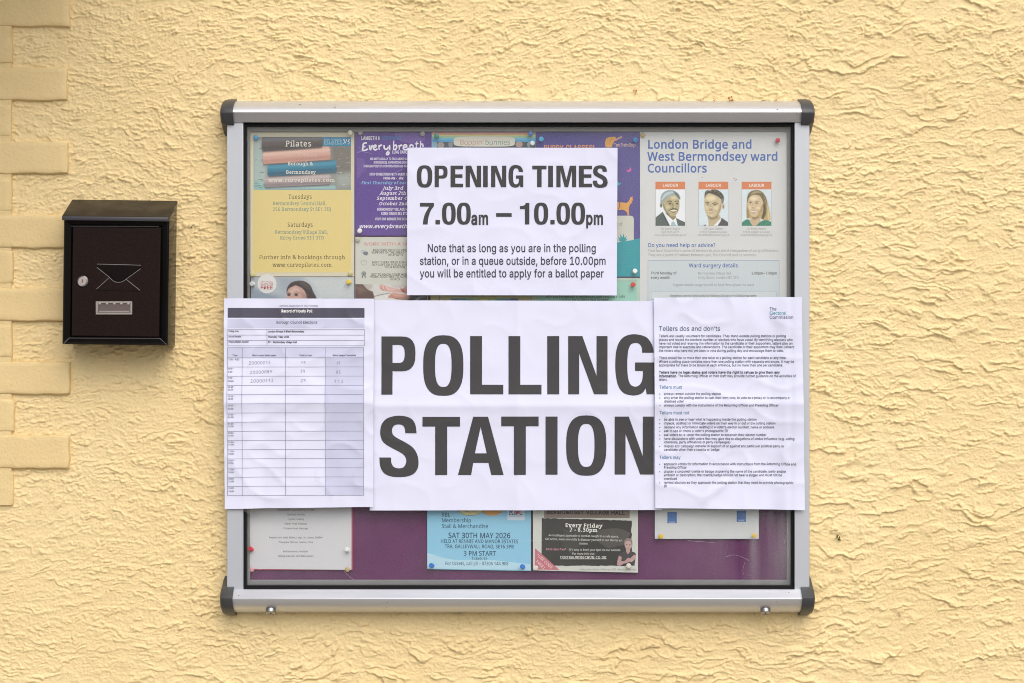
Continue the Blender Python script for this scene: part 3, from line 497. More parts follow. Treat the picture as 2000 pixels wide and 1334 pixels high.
FONT_GROTESQUE = [
(33,196,[[67,160,63,509,132,509,128,160],[98,-4,81,-1,66,9,56,24,52,41,56,58,66,73,81,83,98,86,116,83,130,73,140,58,143,41,140,24,130,9,116,-1]]),
(38,448,[[197,-7,129,4,78,34,45,78,34,133,42,177,68,218,111,256,229,345,256,378,262,411,253,437,232,455,197,461,164,451,143,428,137,394,147,359,438,0,364,0,98,325,78,370,78,423,95,464,128,495,157,508,191,513,227,511,259,502,285,486,304,465,320,433,324,404,315,362,288,321,140,206,110,174,99,148,98,119,104,97,120,74,149,55,179,47,223,50,258,63,295,90,325,128,344,177,349,224,408,224,403,170,391,128,374,97,333,47,280,10,243,-2]]),
(39,206,[[78,318,70,509,136,509,128,318]]),
(40,273,[[89,207,96,293,114,384,142,468,177,539,236,539,182,399,154,258,153,172,165,91,193,3,236,-96,177,-96,147,-40,124,16,102,93]]),
(41,273,[[37,-96,98,56,115,128,122,196,118,272,106,342,82,428,56,499,37,539,97,539,131,468,155,398,173,323,182,249,184,187,167,72,149,15,117,-59,97,-96]]),
(42,453,[[201,223,206,331,114,272,89,315,186,365,89,415,114,459,206,400,201,509,250,509,246,400,337,459,362,415,266,365,362,315,337,272,246,331,250,223]]),
(44,188,[[38,-119,68,71,137,71,84,-119]]),
(45,453,[[337,244,337,188,114,188,114,244]]),
(46,188,[[95,-4,78,-1,63,9,53,24,50,41,53,59,63,73,78,83,95,87,113,83,128,73,138,59,141,41,138,24,128,9,113,-1]]),
(47,249,[[235,533,71,-76,14,-76,178,533]]),
(48,453,[[227,-7,187,-2,151,11,120,32,95,62,74,99,60,144,48,254,60,364,75,409,95,447,121,476,151,498,187,511,227,516,267,511,302,498,333,476,358,447,379,409,393,364,405,254,393,144,379,99,359,62,333,32,302,11,267,-2],[227,50,253,53,276,63,313,103,336,168,344,254,336,341,313,405,276,446,253,456,227,460,200,456,177,446,140,405,117,341,109,254,117,168,140,103,177,63,200,53]]),
(49,453,[[76,0,76,55,391,55,391,0],[276,509,276,0,212,0,209,448,86,358,86,427,198,509]]),
(50,453,[[64,0,64,47,287,288,313,332,320,371,313,408,293,436,262,454,224,460,184,453,153,433,134,402,127,362,66,362,66,373,74,415,98,459,126,486,172,508,214,515,268,511,314,492,350,461,373,420,381,382,378,345,365,304,315,232,153,57,389,57,389,0]]),
(51,453,[[218,-7,152,2,98,30,60,74,44,132,109,132,120,97,149,68,191,52,241,51,287,67,315,93,328,130,326,172,308,207,275,234,233,246,157,248,157,299,288,452,70,452,70,509,372,509,372,461,211,278,211,289,276,286,318,271,352,246,371,222,387,186,393,145,387,103,365,58,327,23,277,1]]),
(52,453,[[40,105,40,158,247,509,311,509,109,166,413,163,413,105],[282,0,282,318,343,318,343,0]]),
(53,453,[[221,-7,159,3,108,32,73,76,60,130,122,130,129,103,145,80,168,63,196,52,250,53,293,77,314,104,324,131,328,170,322,201,310,227,286,254,255,271,226,277,174,270,128,246,67,253,96,509,366,509,366,452,151,452,134,301,172,323,216,333,263,330,308,314,339,291,368,253,386,207,391,163,379,95,343,41,289,6]]),
(54,453,[[226,-7,182,-1,152,10,125,26,96,56,75,94,66,126,68,199,84,249,110,298,252,509,322,509,151,261,145,261,151,272,187,303,219,313,257,313,288,306,324,290,346,271,370,240,388,180,384,112,373,82,350,47,319,20,291,5],[226,48,267,56,299,79,320,114,327,157,320,201,299,235,267,258,226,265,186,258,153,235,132,201,125,158,132,114,153,79,186,56]]),
(55,453,[[97,0,323,452,62,452,62,509,391,509,391,449,165,0]]),
(56,453,[[226,-7,156,3,101,33,64,78,52,135,59,181,81,220,113,249,153,265,105,293,79,333,70,380,82,434,101,464,137,493,184,511,226,516,269,511,315,493,350,464,370,434,382,380,373,333,347,293,300,265,339,249,372,220,393,181,401,135,388,78,352,33,296,3],[226,49,272,55,307,74,329,102,337,139,329,177,305,208,270,228,226,235,182,228,147,208,123,177,115,139,123,102,145,74,180,55],[226,290,263,296,293,313,312,341,319,376,313,410,294,437,264,454,226,460,188,454,159,437,139,410,133,376,139,341,159,313,189,296]]),
(57,453,[[226,516,271,510,301,499,328,482,356,452,377,414,386,382,385,309,368,259,343,211,200,0,130,0,301,248,307,248,301,237,265,206,233,196,195,196,165,202,129,219,100,245,83,269,65,329,69,397,80,427,103,462,134,489,162,504],[226,460,186,452,154,429,133,395,125,352,133,308,154,274,186,251,226,243,267,251,299,273,320,308,327,350,320,394,299,429,267,452]]),
(58,188,[[95,-4,78,-1,63,9,53,24,50,41,53,59,63,73,78,83,95,87,113,83,128,73,138,59,141,41,138,24,128,9,113,-1],[95,271,78,274,63,284,53,299,50,316,53,334,63,349,78,359,95,362,113,359,128,349,138,334,141,316,138,299,128,284,113,274]]),
(59,188,[[38,-119,68,71,137,71,84,-119],[103,271,86,274,71,284,61,299,58,316,61,334,71,349,86,359,103,362,121,359,136,349,146,334,149,316,146,299,136,284,121,274]]),
(63,358,[[132,152,137,216,153,252,172,273,230,314,253,345,262,384,255,416,241,437,220,452,195,460,162,460,132,450,112,434,98,410,92,378,27,378,36,428,60,467,95,495,138,511,199,514,246,502,284,478,314,435,323,401,324,372,319,344,306,311,277,278,210,225,197,196,194,152],[164,-4,146,-1,131,9,121,24,118,41,121,58,131,73,146,83,164,86,181,83,196,73,206,58,209,41,206,24,196,9,181,-1]]),
(64,676,[[355,-135,268,-127,180,-95,144,-72,113,-42,73,18,45,109,42,215,56,295,95,375,123,408,155,436,234,475,314,490,415,486,485,463,553,417,601,354,617,319,631,268,635,197,627,116,608,62,579,28,535,12,481,15,441,36,420,68,404,43,376,22,336,13,295,16,259,30,224,62,200,106,189,159,191,216,207,265,235,304,274,331,310,342,353,341,385,331,419,306,419,335,474,335,474,100,485,74,508,60,545,66,568,97,580,166,577,259,554,330,515,381,461,419,402,438,319,441,242,424,181,388,135,334,115,289,104,250,99,147,115,66,129,31,157,-8,182,-32,223,-58,298,-81,392,-83,489,-59,504,-107,432,-127],[329,65,372,72,400,95,416,133,422,185,416,236,399,269,370,286,331,292,293,284,265,260,248,226,242,185,249,132,266,95,295,71]]),
(65,480,[[16,0,201,509,276,509,463,0,395,0,282,317,237,463,232,478,245,478,220,393,85,0],[110,142,110,199,370,199,370,142]]),
(66,456,[[60,0,60,509,278,506,320,495,359,469,381,442,394,410,398,374,395,344,387,320,369,297,347,280,315,267,315,262,345,255,374,237,398,210,412,181,418,146,415,108,404,75,384,45,344,18,288,3],[125,57,259,57,315,70,336,86,349,105,355,128,352,161,327,203,286,226,256,231,125,231],[125,285,271,290,312,313,333,348,336,380,330,403,318,423,299,439,252,451,125,452]]),
(67,510,[[267,-7,220,-2,177,11,138,33,104,63,77,101,57,146,44,197,40,254,52,346,86,421,115,456,150,484,220,511,267,516,314,511,357,498,388,481,421,453,443,426,463,385,473,348,408,348,389,395,357,428,315,449,267,456,223,450,174,426,143,394,120,352,106,300,105,223,116,168,144,114,175,82,213,62,256,53,292,55,332,66,366,88,393,120,408,160,473,160,448,91,402,38,341,5]]),
(68,502,[[219,0,96,0,96,57,244,58,284,66,328,87,354,110,379,149,394,198,399,255,388,337,374,371,354,399,329,422,299,438,262,448,221,452,93,452,93,509,278,504,325,492,377,461,418,418,440,377,458,311,462,255,458,199,446,149,426,105,398,68,364,39,322,17,274,4],[125,509,125,0,60,0,60,509]]),
(69,419,[[60,0,60,509,372,509,372,452,125,452,125,286,355,286,355,229,125,229,125,57,375,57,375,0]]),
(70,410,[[60,0,60,509,369,509,369,452,125,452,125,278,346,278,346,221,125,221,125,0]]),
(71,520,[[269,-7,220,-2,176,11,137,33,94,75,62,131,47,179,41,234,42,293,62,378,103,445,162,491,233,514,313,511,349,500,389,480,416,458,444,424,465,384,474,349,408,349,390,388,369,416,337,439,304,452,254,455,202,443,158,412,125,364,109,314,104,238,112,181,137,124,158,97,184,76,214,62,246,54,309,57,336,67,367,87,391,115,404,141,415,202,434,199,283,199,283,256,478,256,478,185,463,115,444,80,419,50,388,26,352,8,312,-3]]),
(72,517,[[60,0,60,509,125,509,125,289,392,289,392,509,457,509,457,0,392,0,392,232,125,232,125,0]]),
(73,300,[[31,0,31,57,118,57,118,452,31,452,31,509,269,509,269,452,183,452,183,57,269,57,269,0]]),
(74,396,[[185,-7,124,3,75,33,44,81,33,145,33,173,98,173,101,114,116,81,142,59,185,50,212,53,242,69,258,88,268,114,272,509,336,509,336,145,330,95,313,55,283,23,232,-1]]),
(75,467,[[104,145,104,216,165,293,364,509,448,509],[60,0,60,509,125,509,125,334,125,0],[372,0,188,259,228,309,449,0]]),
(76,393,[[60,0,60,509,125,509,125,57,361,57,361,0]]),
(77,628,[[60,0,60,509,152,509,280,181,322,49,307,49,342,158,476,509,568,509,568,0,504,0,507,452,507,457,513,457,467,322,342,0,286,0,167,301,112,457,119,457,120,405,122,0]]),
(78,523,[[60,0,60,509,136,509,360,156,414,55,405,54,399,163,399,509,463,509,463,0,387,0,171,342,108,452,119,454,125,298,125,0]]),
(79,533,[[267,-7,220,-2,177,11,138,33,105,63,78,101,57,146,44,197,40,254,44,311,57,362,78,407,105,445,138,475,177,498,220,511,267,516,314,511,357,498,396,475,429,445,456,407,477,362,489,311,493,254,489,197,477,146,456,101,429,63,396,33,357,11,314,-2],[267,53,330,66,358,82,383,105,403,133,418,168,430,254,418,341,403,376,383,404,358,427,330,443,267,456,203,443,175,426,151,404,131,375,116,340,103,254,116,168,131,133,151,105,175,82,203,66]]),
(80,445,[[60,0,60,509,263,507,301,500,332,487,373,455,398,411,408,359,404,304,390,265,366,233,332,207,289,191,250,186,109,186,109,242,242,243,284,250,323,277,342,319,344,355,338,389,323,418,303,435,251,451,125,452,125,0]]),
(81,533,[[245,159,313,159,468,-48,401,-48],[267,-7,220,-2,177,11,138,33,105,63,78,101,57,146,44,197,40,254,44,311,57,362,78,407,105,445,138,475,177,498,220,511,267,516,314,511,357,498,396,475,429,445,456,407,477,362,489,311,493,254,489,197,477,146,456,101,429,63,396,33,357,11,314,-2],[267,53,330,66,358,82,383,105,403,133,418,168,430,254,418,341,403,376,383,404,358,427,330,443,267,456,203,443,175,426,151,404,131,375,116,340,103,254,116,168,131,133,151,105,175,82,203,66]]),
(82,449,[[60,0,60,509,264,507,333,489,367,465,395,424,408,374,407,319,390,271,367,240,333,217,289,203,250,198,96,198,96,255,243,255,284,262,323,285,336,306,344,331,344,367,339,393,323,420,304,436,252,451,125,452,125,0],[353,0,230,229,303,229,428,0]]),
(83,447,[[224,-9,149,1,91,31,54,77,38,137,104,137,116,98,142,71,187,53,241,50,293,63,325,87,345,126,340,166,325,186,296,205,154,249,95,281,71,307,60,326,52,383,58,413,70,440,87,463,119,488,158,506,191,513,275,511,326,493,365,463,391,424,401,378,337,378,326,412,302,437,257,456,209,458,167,448,132,423,116,387,119,352,135,330,164,311,305,266,364,233,387,209,401,185,408,128,392,72,352,27,290,-1]]),
(84,449,[[32,452,32,509,417,509,417,452,257,452,257,0,193,0,193,452]]),
(85,517,[[259,-8,216,-5,177,5,143,22,114,43,91,70,74,101,64,136,60,173,60,509,124,509,124,178,131,136,150,99,180,72,220,56,259,52,298,56,331,68,357,87,380,120,392,169,393,509,457,509,457,160,443,101,411,52,374,22,315,-2]]),
(86,480,[[204,0,16,509,84,509,219,126,248,31,235,31,282,185,395,509,463,509,278,0]]),
(87,686,[[155,0,16,509,82,509,170,171,197,40,189,40,208,133,306,509,380,509,488,87,497,40,488,40,506,126,603,509,670,509,530,0,455,0,363,339,336,475,350,475,331,377,230,0]]),
(88,474,[[18,0,217,284,217,236,29,509,104,509,201,365,243,292,232,292,259,341,374,509,446,509,259,239,259,287,456,0,382,0,271,161,230,231,244,231,221,189,91,0]]),
(89,472,[[203,0,203,208,16,509,91,509,229,279,250,230,224,230,265,318,381,509,455,509,268,208,268,0]]),
(90,438,[[42,0,42,46,306,431,341,476,348,454,40,452,40,509,397,509,397,462,138,87,97,33,90,54,399,57,399,0]]),
(97,389,[[160,-9,102,2,62,27,37,66,31,116,43,161,58,179,83,196,138,213,252,230,272,240,273,279,256,311,225,327,183,330,154,324,132,313,112,294,100,274,41,291,57,322,79,346,111,367,148,379,194,384,239,379,275,367,301,348,326,313,336,272,337,0,277,0,277,52,272,52,252,25,226,6,197,-5],[170,45,209,51,239,66,263,93,275,126,276,190,250,180,190,170,121,153,101,136,93,115,94,87,107,66,134,51]]),
(98,424,[[229,-8,198,-5,167,7,141,27,118,59,112,59,112,0,53,0,53,509,114,509,114,319,156,363,197,381,241,384,274,378,304,366,330,347,370,293,389,218,385,133,375,96,352,54,322,22,294,5,263,-5],[220,47,267,57,301,88,321,133,328,189,321,245,301,290,267,319,220,330,174,320,140,291,120,247,113,189,120,132,140,86,174,57]]),
(99,396,[[207,-8,170,-5,137,6,107,23,82,46,46,108,34,187,43,256,68,312,107,353,159,378,228,383,289,365,336,327,362,277,303,262,290,289,267,313,238,326,207,330,173,325,145,310,124,287,106,250,97,206,98,160,108,117,124,89,145,66,165,54,217,47,246,53,274,68,292,89,304,117,363,102,341,56,306,21,261,-1]]),
(100,424,[[195,-8,161,-5,130,5,103,22,72,54,42,120,34,203,50,281,87,340,121,366,151,378,184,384,220,383,268,363,311,319,311,509,372,509,372,0,313,0,313,59,307,59,284,27,258,7,227,-5],[205,47,250,57,284,86,305,132,312,189,305,247,284,291,251,320,205,330,157,319,124,290,103,245,96,189,103,133,124,88,158,57]]),
(101,404,[[212,-8,173,-5,138,6,107,23,74,55,56,85,43,120,35,159,35,215,55,290,74,320,97,346,125,365,157,378,228,383,266,374,294,361,319,341,341,315,366,252,371,169,75,169,75,221,338,221,310,202,305,246,295,276,273,305,250,321,197,330,153,317,116,282,97,226,97,157,104,122,123,86,158,58,204,46,249,51,285,73,306,105,365,91,345,51,311,19,266,-1]]),
(102,254,[[228,379,228,327,6,327,6,379],[81,0,81,432,84,461,104,496,141,521,187,530,237,523,243,521,227,468,200,474,171,470,154,460,145,443,142,0]]),
(103,425,[[207,-151,159,-146,112,-130,77,-105,51,-69,101,-41,128,-72,165,-92,218,-97,267,-85,295,-62,307,-38,311,68,306,68,276,31,241,11,195,5,152,10,113,27,80,53,55,90,42,124,34,177,37,233,46,271,66,314,87,340,122,366,152,378,196,384,228,382,259,370,285,350,308,319,313,319,313,379,372,379,372,-9,367,-54,345,-97,308,-127,261,-145],[205,59,251,68,285,95,305,137,312,193,305,248,285,291,251,320,205,330,158,320,124,290,103,246,96,193,103,138,124,96,158,68]]),
(104,410,[[114,227,114,0,53,0,53,509,114,509,114,287,102,287,124,332,152,362,197,381,246,383,288,372,321,349,345,313,356,264,357,0,296,0,296,246,287,283,267,310,246,323,220,329,190,327,161,317,141,303,126,283,117,257]]),
(105,167,[[53,0,53,379,114,379,114,0],[84,443,54,455,41,483,54,512,84,524,114,512,126,483,114,455]]),
(106,167,[[53,379,114,379,114,-39,107,-77,91,-108,65,-129,29,-141,-10,-143,-10,-87,14,-86,34,-78,46,-64,52,-42],[83,443,53,455,41,483,53,512,83,524,114,512,126,483,114,455]]),
(107,381,[[110,137,110,212,121,212,284,379,360,379,184,199,177,199],[53,0,53,509,114,509,114,0],[294,0,148,186,191,229,372,0]]),
(108,189,[[139,-2,109,1,80,15,65,33,54,65,53,509,114,509,114,87,122,60,141,52,170,54,181,3]]),
(109,610,[[53,0,53,379,112,379,112,295,108,295,121,329,146,360,178,378,219,386,257,380,287,361,309,331,321,295,312,295,325,327,363,365,407,383,461,384,497,372,522,354,544,321,555,286,557,0,496,0,492,281,483,302,467,317,447,326,419,330,389,326,365,314,348,295,338,270,335,0,274,0,273,275,266,295,248,316,229,326,199,330,173,326,148,314,129,294,117,266,114,0]]),
(110,410,[[114,227,114,0,53,0,53,379,112,379,112,287,102,287,130,341,169,372,227,384,280,376,309,360,332,336,348,304,356,264,357,0,296,0,296,246,287,283,267,310,246,323,220,329,190,327,161,317,141,303,126,283,117,257]]),
(111,415,[[207,-8,170,-5,137,6,107,23,82,46,46,108,34,187,46,268,62,302,82,330,107,353,137,371,170,381,207,384,245,381,278,371,308,353,333,330,354,302,369,268,381,187,369,108,354,74,333,46,308,23,278,6,245,-5],[207,46,250,54,287,82,310,126,319,187,310,250,287,294,250,322,207,330,165,322,128,294,106,250,96,187,106,126,128,82,165,54]]),
(112,424,[[53,-143,53,379,112,379,112,319,118,319,152,360,190,380,252,383,304,366,338,340,364,303,382,257,390,203,385,133,370,84,346,45,304,10,252,-7,191,-4,153,17,114,59,114,-143],[220,47,267,57,301,88,321,133,328,189,321,245,301,290,267,319,220,330,174,320,140,291,120,247,113,189,120,132,140,86,174,57]]),
(113,424,[[372,-143,311,-143,311,59,272,17,234,-4,184,-8,130,5,86,37,60,74,39,133,34,189,39,245,55,293,79,332,121,366,173,383,235,380,272,360,307,319,313,319,313,379,372,379],[205,47,250,57,284,86,305,132,312,189,305,247,284,291,251,320,205,330,157,319,124,290,103,245,96,189,103,133,124,88,158,57]]),
(114,259,[[53,0,53,379,112,379,112,321,115,321,135,352,166,375,196,384,243,384,243,322,235,324,200,326,170,319,144,305,126,284,114,243,114,0]]),
(115,365,[[182,-8,128,-2,84,18,53,50,36,94,94,107,105,79,119,64,143,51,173,46,225,52,244,62,262,81,267,112,250,139,225,151,104,186,72,208,50,246,49,297,57,319,75,343,123,374,187,384,231,380,273,362,303,334,324,290,268,277,255,302,232,323,205,331,171,332,143,324,117,304,109,283,112,258,124,243,144,232,254,202,292,183,321,150,331,107,321,61,290,24,242,0]]),
(116,227,[[204,379,204,327,6,327,6,379],[65,471,126,471,126,98,130,72,139,59,154,51,202,54,213,2,171,-4,135,-1,107,10,86,28,72,52,65,93]]),
(117,410,[[182,-5,138,1,108,15,78,44,62,76,53,127,53,379,114,379,114,144,123,96,137,75,157,60,207,50,238,57,259,69,280,91,291,115,296,153,296,379,357,379,357,0,298,0,298,92,307,92,297,67,265,23,231,3]]),
(118,389,[[163,0,17,379,84,379,171,138,206,21,184,21,218,138,305,379,371,379,226,0]]),
(119,567,[[138,0,23,379,87,379,162,103,175,41,165,41,193,166,252,379,316,379,392,91,402,41,391,41,413,135,480,379,545,379,429,0,368,0,277,338,291,338,199,0]]),
(120,379,[[21,0,171,218,171,171,29,379,100,379,207,206,175,206,282,379,352,379,209,169,209,214,358,0,287,0,173,182,205,182,91,0]]),
(121,389,[[47,-139,61,-86,100,-89,124,-80,144,-53,163,-1,17,379,84,379,171,138,206,21,184,21,198,70,305,379,371,379,195,-79,168,-116,134,-138,91,-145]]),
(122,380,[[42,0,42,46,254,320,48,323,48,379,333,379,333,331,126,56,339,56,339,0]]),
(8211,350,[[350,244,350,188,0,188,0,244]]),
(163,425,[[37,41,37,57,72,66,83,78,91,102,86,380,94,421,113,456,139,484,174,504,216,514,259,515,294,506,325,490,351,468,371,439,387,385,328,377,318,411,305,431,273,453,232,459,192,449,161,421,150,399,146,367,153,127,149,97,133,72,108,55,73,44],[37,0,37,57,312,58,328,70,330,107,388,107,379,43,361,17,339,6,299,0],[37,229,37,280,311,280,311,229]]),
(8217,177,[[52,318,82,509,151,509,98,318]]),
(32,188,[]),
]
def decode(rows): return {chr(c): (adv, [list(zip(l[0::2], l[1::2])) for l in loops]) for c, adv, loops in rows}
FONTS = {'hum': decode(FONT_HUMANIST), 'gro': decode(FONT_GROTESQUE)}
CAP = {k: max(p[1] for l in f['H'][1] for p in l) for k, f in FONTS.items()}
CAP['slab'] = CAP['hum']

def area(l): return .5 * sum(l[i - 1][0] * l[i][1] - l[i][0] * l[i - 1][1] for i in range(len(l)))
def inside(p, l):
    x, y = p; c = False
    for i in range(len(l)):
        (x0, y0), (x1, y1) = l[i - 1], l[i]
        if (y0 > y) != (y1 > y) and x < (x1 - x0) * (y - y0) / (y1 - y0) + x0: c = not c
    return c
def grow(l, d):
    """move an outline outwards by d (solid is on the right of clockwise loops)"""
    m = []
    for p in l:                                          # close the tiny notches first
        if m and math.hypot(p[0] - m[-1][0], p[1] - m[-1][1]) < 15: m[-1] = ((p[0] + m[-1][0]) / 2, (p[1] + m[-1][1]) / 2)
        else: m.append(p)
    l = m
    n = len(l); out = []
    for i in range(n):
        a, b, c = Vector(l[i - 1]), Vector(l[i]), Vector(l[(i + 1) % n])
        e1 = (b - a); e2 = (c - b)
        if e1.length < 1e-6 or e2.length < 1e-6: out.append(tuple(b)); continue
        e1.normalize(); e2.normalize()
        n1 = Vector((-e1.y, e1.x)); n2 = Vector((-e2.y, e2.x)); m = n1 + n2
        if m.length < .3: m = n1.copy()
        m.normalize(); k = d / max(.75, m.dot(n1)); out.append((b.x + m.x * k, b.y + m.y * k))
    return out
def tri_loops(loops):
    """outer loops with their holes -> list of (tri list, layer)"""
    big = max(loops, key=lambda l: abs(area(l))); sg = 1 if area(big) > 0 else -1
    outs = [l for l in loops if area(l) * sg > 0]; holes = [l for l in loops if area(l) * sg <= 0]
    res = []
    for k, o in enumerate(outs):
        ls = [o] + [h for h in holes if inside(h[0], o)]
        flat = [p for l in ls for p in l]
        t = tessellate_polygon([[Vector((p[0], p[1], 0)) for p in l] for l in ls])
        res.append(([(flat[a], flat[b], flat[c]) for a, b, c in t], k))
    return res
_cache = {}
def glyph(font, ch, bold):
    key = (font, ch, bold)
    if key in _cache: return _cache[key]
    f = FONTS['hum' if font == 'slab' else font]; adv, loops = f.get(ch, f['?'])
    tris = []
    if loops:
        big = max(loops, key=lambda l: abs(area(l))); sg = -1 if area(big) > 0 else 1
        ls = [grow(l, bold * sg) for l in loops] if bold else loops
        tris = tri_loops(ls)
        if font == 'slab' and ch.isalnum():
            th = 50 + bold; ext = 78
            for l in loops:
                for i in range(len(l)):
                    (xa, ya), (xb, yb) = l[i - 1], l[i]
                    if abs(ya - yb) > 4 or not 55 < abs(xb - xa) < 120: continue
                    x0, x1 = min(xa, xb), max(xa, xb); y = ya; le = re = ext
                    if (y < -60 and ch in 'pqy') or (abs(y) < 12 and ch not in 'oecsgbtQqOCGSUJBD0235689'): lo, hi = y - bold, y + th
                    elif (abs(y - 429) < 14 and ch in 'nmrpuijkvwxy') or (y > 540 and ch in 'bdhklAFHIKMNPRTUVWXYBDE'): lo, hi = y - th, y + bold
                    else: continue
                    if ch in 'nmrpuijl' and y > 100 or ch in 'bdhk' and y > 540: re = 0
                    if ch in 'aud' and y < 12 and x0 > 200 or ch in 'EBDPRT' and y > 100: le = 0
                    a, b, c, d = (x0 - le - bold, lo), (x1 + re + bold, lo), (x1 + re + bold, hi), (x0 - le - bold, hi)
                    tris.append(([(a, b, c), (a, c, d)], 2))
        if font == 'slab': adv += 62
    _cache[key] = (adv, tris); return _cache[key]

# hand-drawn outlines of the bold condensed poster lettering (units: cap height = 344)
def smooth_loop(pts, n=4):
    N_ = len(pts); P = [Vector(p) for p in pts]; corner = []
    for i in range(N_):
        a, b, c = P[i - 1], P[i], P[(i + 1) % N_]; e1 = (b - a).normalized(); e2 = (c - b).normalized()
        corner.append(e1.dot(e2) < math.cos(math.radians(47)))
    out = []
    for i in range(N_):
        p0, p1, p2, p3 = P[i - 1], P[i], P[(i + 1) % N_], P[(i + 2) % N_]
        t1 = (p2 - p0) * .5 if not corner[i] else (p2 - p1) * .9; t2 = (p3 - p1) * .5 if not corner[(i + 1) % N_] else (p2 - p1) * .9
        L = (p2 - p1).length
        for t_ in (t1, t2):
            if t_.length > L * 1.25: t_ *= L * 1.25 / t_.length
        if corner[i] and corner[(i + 1) % N_]: out.append(tuple(p1)); continue
        for k in range(n):
            s = k / n; h = (2 * s ** 3 - 3 * s ** 2 + 1, s ** 3 - 2 * s ** 2 + s, -2 * s ** 3 + 3 * s ** 2, s ** 3 - s ** 2)
            q = p1 * h[0] + t1 * h[1] + p2 * h[2] + t2 * h[3]; out.append((q.x, q.y))
    return out
def oval(x0, x1, y0, y1, e=2.5, n=40):
    cx, cy, rx, ry = (x0 + x1) / 2, (y0 + y1) / 2, (x1 - x0) / 2, (y1 - y0) / 2
    pts = []
    for k in range(n):
        a = 2 * math.pi * k / n; c, s_ = math.cos(a), math.sin(a)
        pts.append((cx + rx * math.copysign(abs(c) ** (2 / e), c), cy + ry * math.copysign(abs(s_) ** (2 / e), s_)))
    return pts
COND = {}   # y measured downwards from the cap line
COND['P'] = (236, [[(0, 0), (70, 0), (128, 0)] + [(128 + 90 * math.sin(a) ** .8, 103 - 103 * math.copysign(abs(math.cos(a)) ** .75, math.cos(a))) for a in [math.pi * k / 14 for k in range(1, 14)]] + [(128, 206), (71, 206), (71, 344), (0, 344)],
                   [(71, 50), (71, 157), (112, 157)] + [(112 + 37 * math.sin(a) ** .8, 103.5 + 53.5 * math.copysign(abs(math.cos(a)) ** .75, math.cos(a))) for a in [math.pi * k / 10 for k in range(1, 10)]] + [(112, 50)]])
COND['O'] = (238, [oval(0, 238, -7, 351, 2.7), oval(70, 168, 43, 299, 2.7)[::-1]])
COND['L'] = (196, [[(0, 0), (70, 0), (70, 288), (196, 288), (196, 344), (0, 344)]])
COND['I'] = (71, [[(0, 0), (71, 0), (71, 344), (0, 344)]])
COND['N'] = (233, [[(0, 0), (84, 0), (168, 235), (168, 0), (233, 0), (233, 344), (153, 344), (65, 103), (65, 344), (0, 344)]])
_G = [(1748, 360), (1680, 360), (1677, 330), (1664, 309), (1640, 302), (1613, 312), (1598, 345), (1593, 390), (1592, 432), (1594, 490), (1602, 530), (1616, 553), (1640, 561), (1664, 551), (1679, 525), (1684, 490), (1684, 468), (1638, 468), (1638, 418), (1752, 418), (1752, 606), (1706, 606), (1700, 570), (1682, 597), (1652, 610), (1615, 612), (1570, 598), (1540, 560), (1525, 500), (1521, 432), (1525, 360), (1540, 305), (1570, 268), (1615, 252), (1662, 254), (1706, 270), (1733, 303), (1745, 335)]
COND['G'] = (231, [smooth_loop([(x - 1521, y - 262) for x, y in _G])])
_S = [(345, 836), (278, 836), (275, 808), (263, 790), (240, 784), (215, 789), (202, 806), (200, 828), (208, 848), (235, 867), (275, 888), (320, 918), (346, 955), (356, 1000), (352, 1040), (330, 1073), (290, 1090), (240, 1094), (190, 1089), (150, 1068), (130, 1030), (125, 979), (194, 979), (196, 1010), (210, 1034), (240, 1043), (268, 1036), (282, 1012), (283, 990), (271, 965), (240, 944), (195, 921), (151, 892), (134, 860), (130, 825), (138, 785), (165, 752), (205, 737), (240, 733), (285, 738), (320, 756), (339, 790)]
COND['S'] = (231, [smooth_loop([(x - 125, y - 740) for x, y in _S])])
COND['T'] = (222, [[(0, 0), (222, 0), (222, 57), (146, 57), (146, 344), (75, 344), (75, 57), (0, 57)]])
COND['A'] = (270, [[(90, 0), (178, 0), (270, 344), (197, 344), (180, 272), (90, 272), (78, 344), (0, 344)], [(134, 60), (100, 216), (170, 216)]])
COND['E'] = (186, [[(0, 0), (186, 0), (186, 55), (70, 55), (70, 138), (178, 138), (178, 193), (70, 193), (70, 288), (188, 288), (188, 344), (0, 344)]])
COND['M'] = (300, [[(0, 0), (100, 0), (152, 226), (204, 0), (300, 0), (300, 344), (236, 344), (236, 80), (178, 344), (125, 344), (64, 80), (64, 344), (0, 344)]])
COND['0'] = (212, [oval(0, 212, -5, 349, 2.7), oval(66, 146, 44, 300, 2.7)[::-1]])
COND['7'] = (216, [smooth_loop([(0, 0), (216, 0), (216, 52), (175, 110), (146, 180), (126, 260), (119, 344), (45, 344), (54, 262), (78, 180), (112, 110), (146, 58), (0, 58)])])
COND['1'] = (148, [smooth_loop([(78, 344), (78, 98), (0, 98), (0, 52), (50, 46), (78, 30), (92, 0), (148, 0), (148, 344)])])
COND['.'] = (68, [[(0, 274), (68, 274), (68, 344), (0, 344)]])
COND['-'] = (242, [[(0, 164), (242, 164), (242, 222), (0, 222)]])

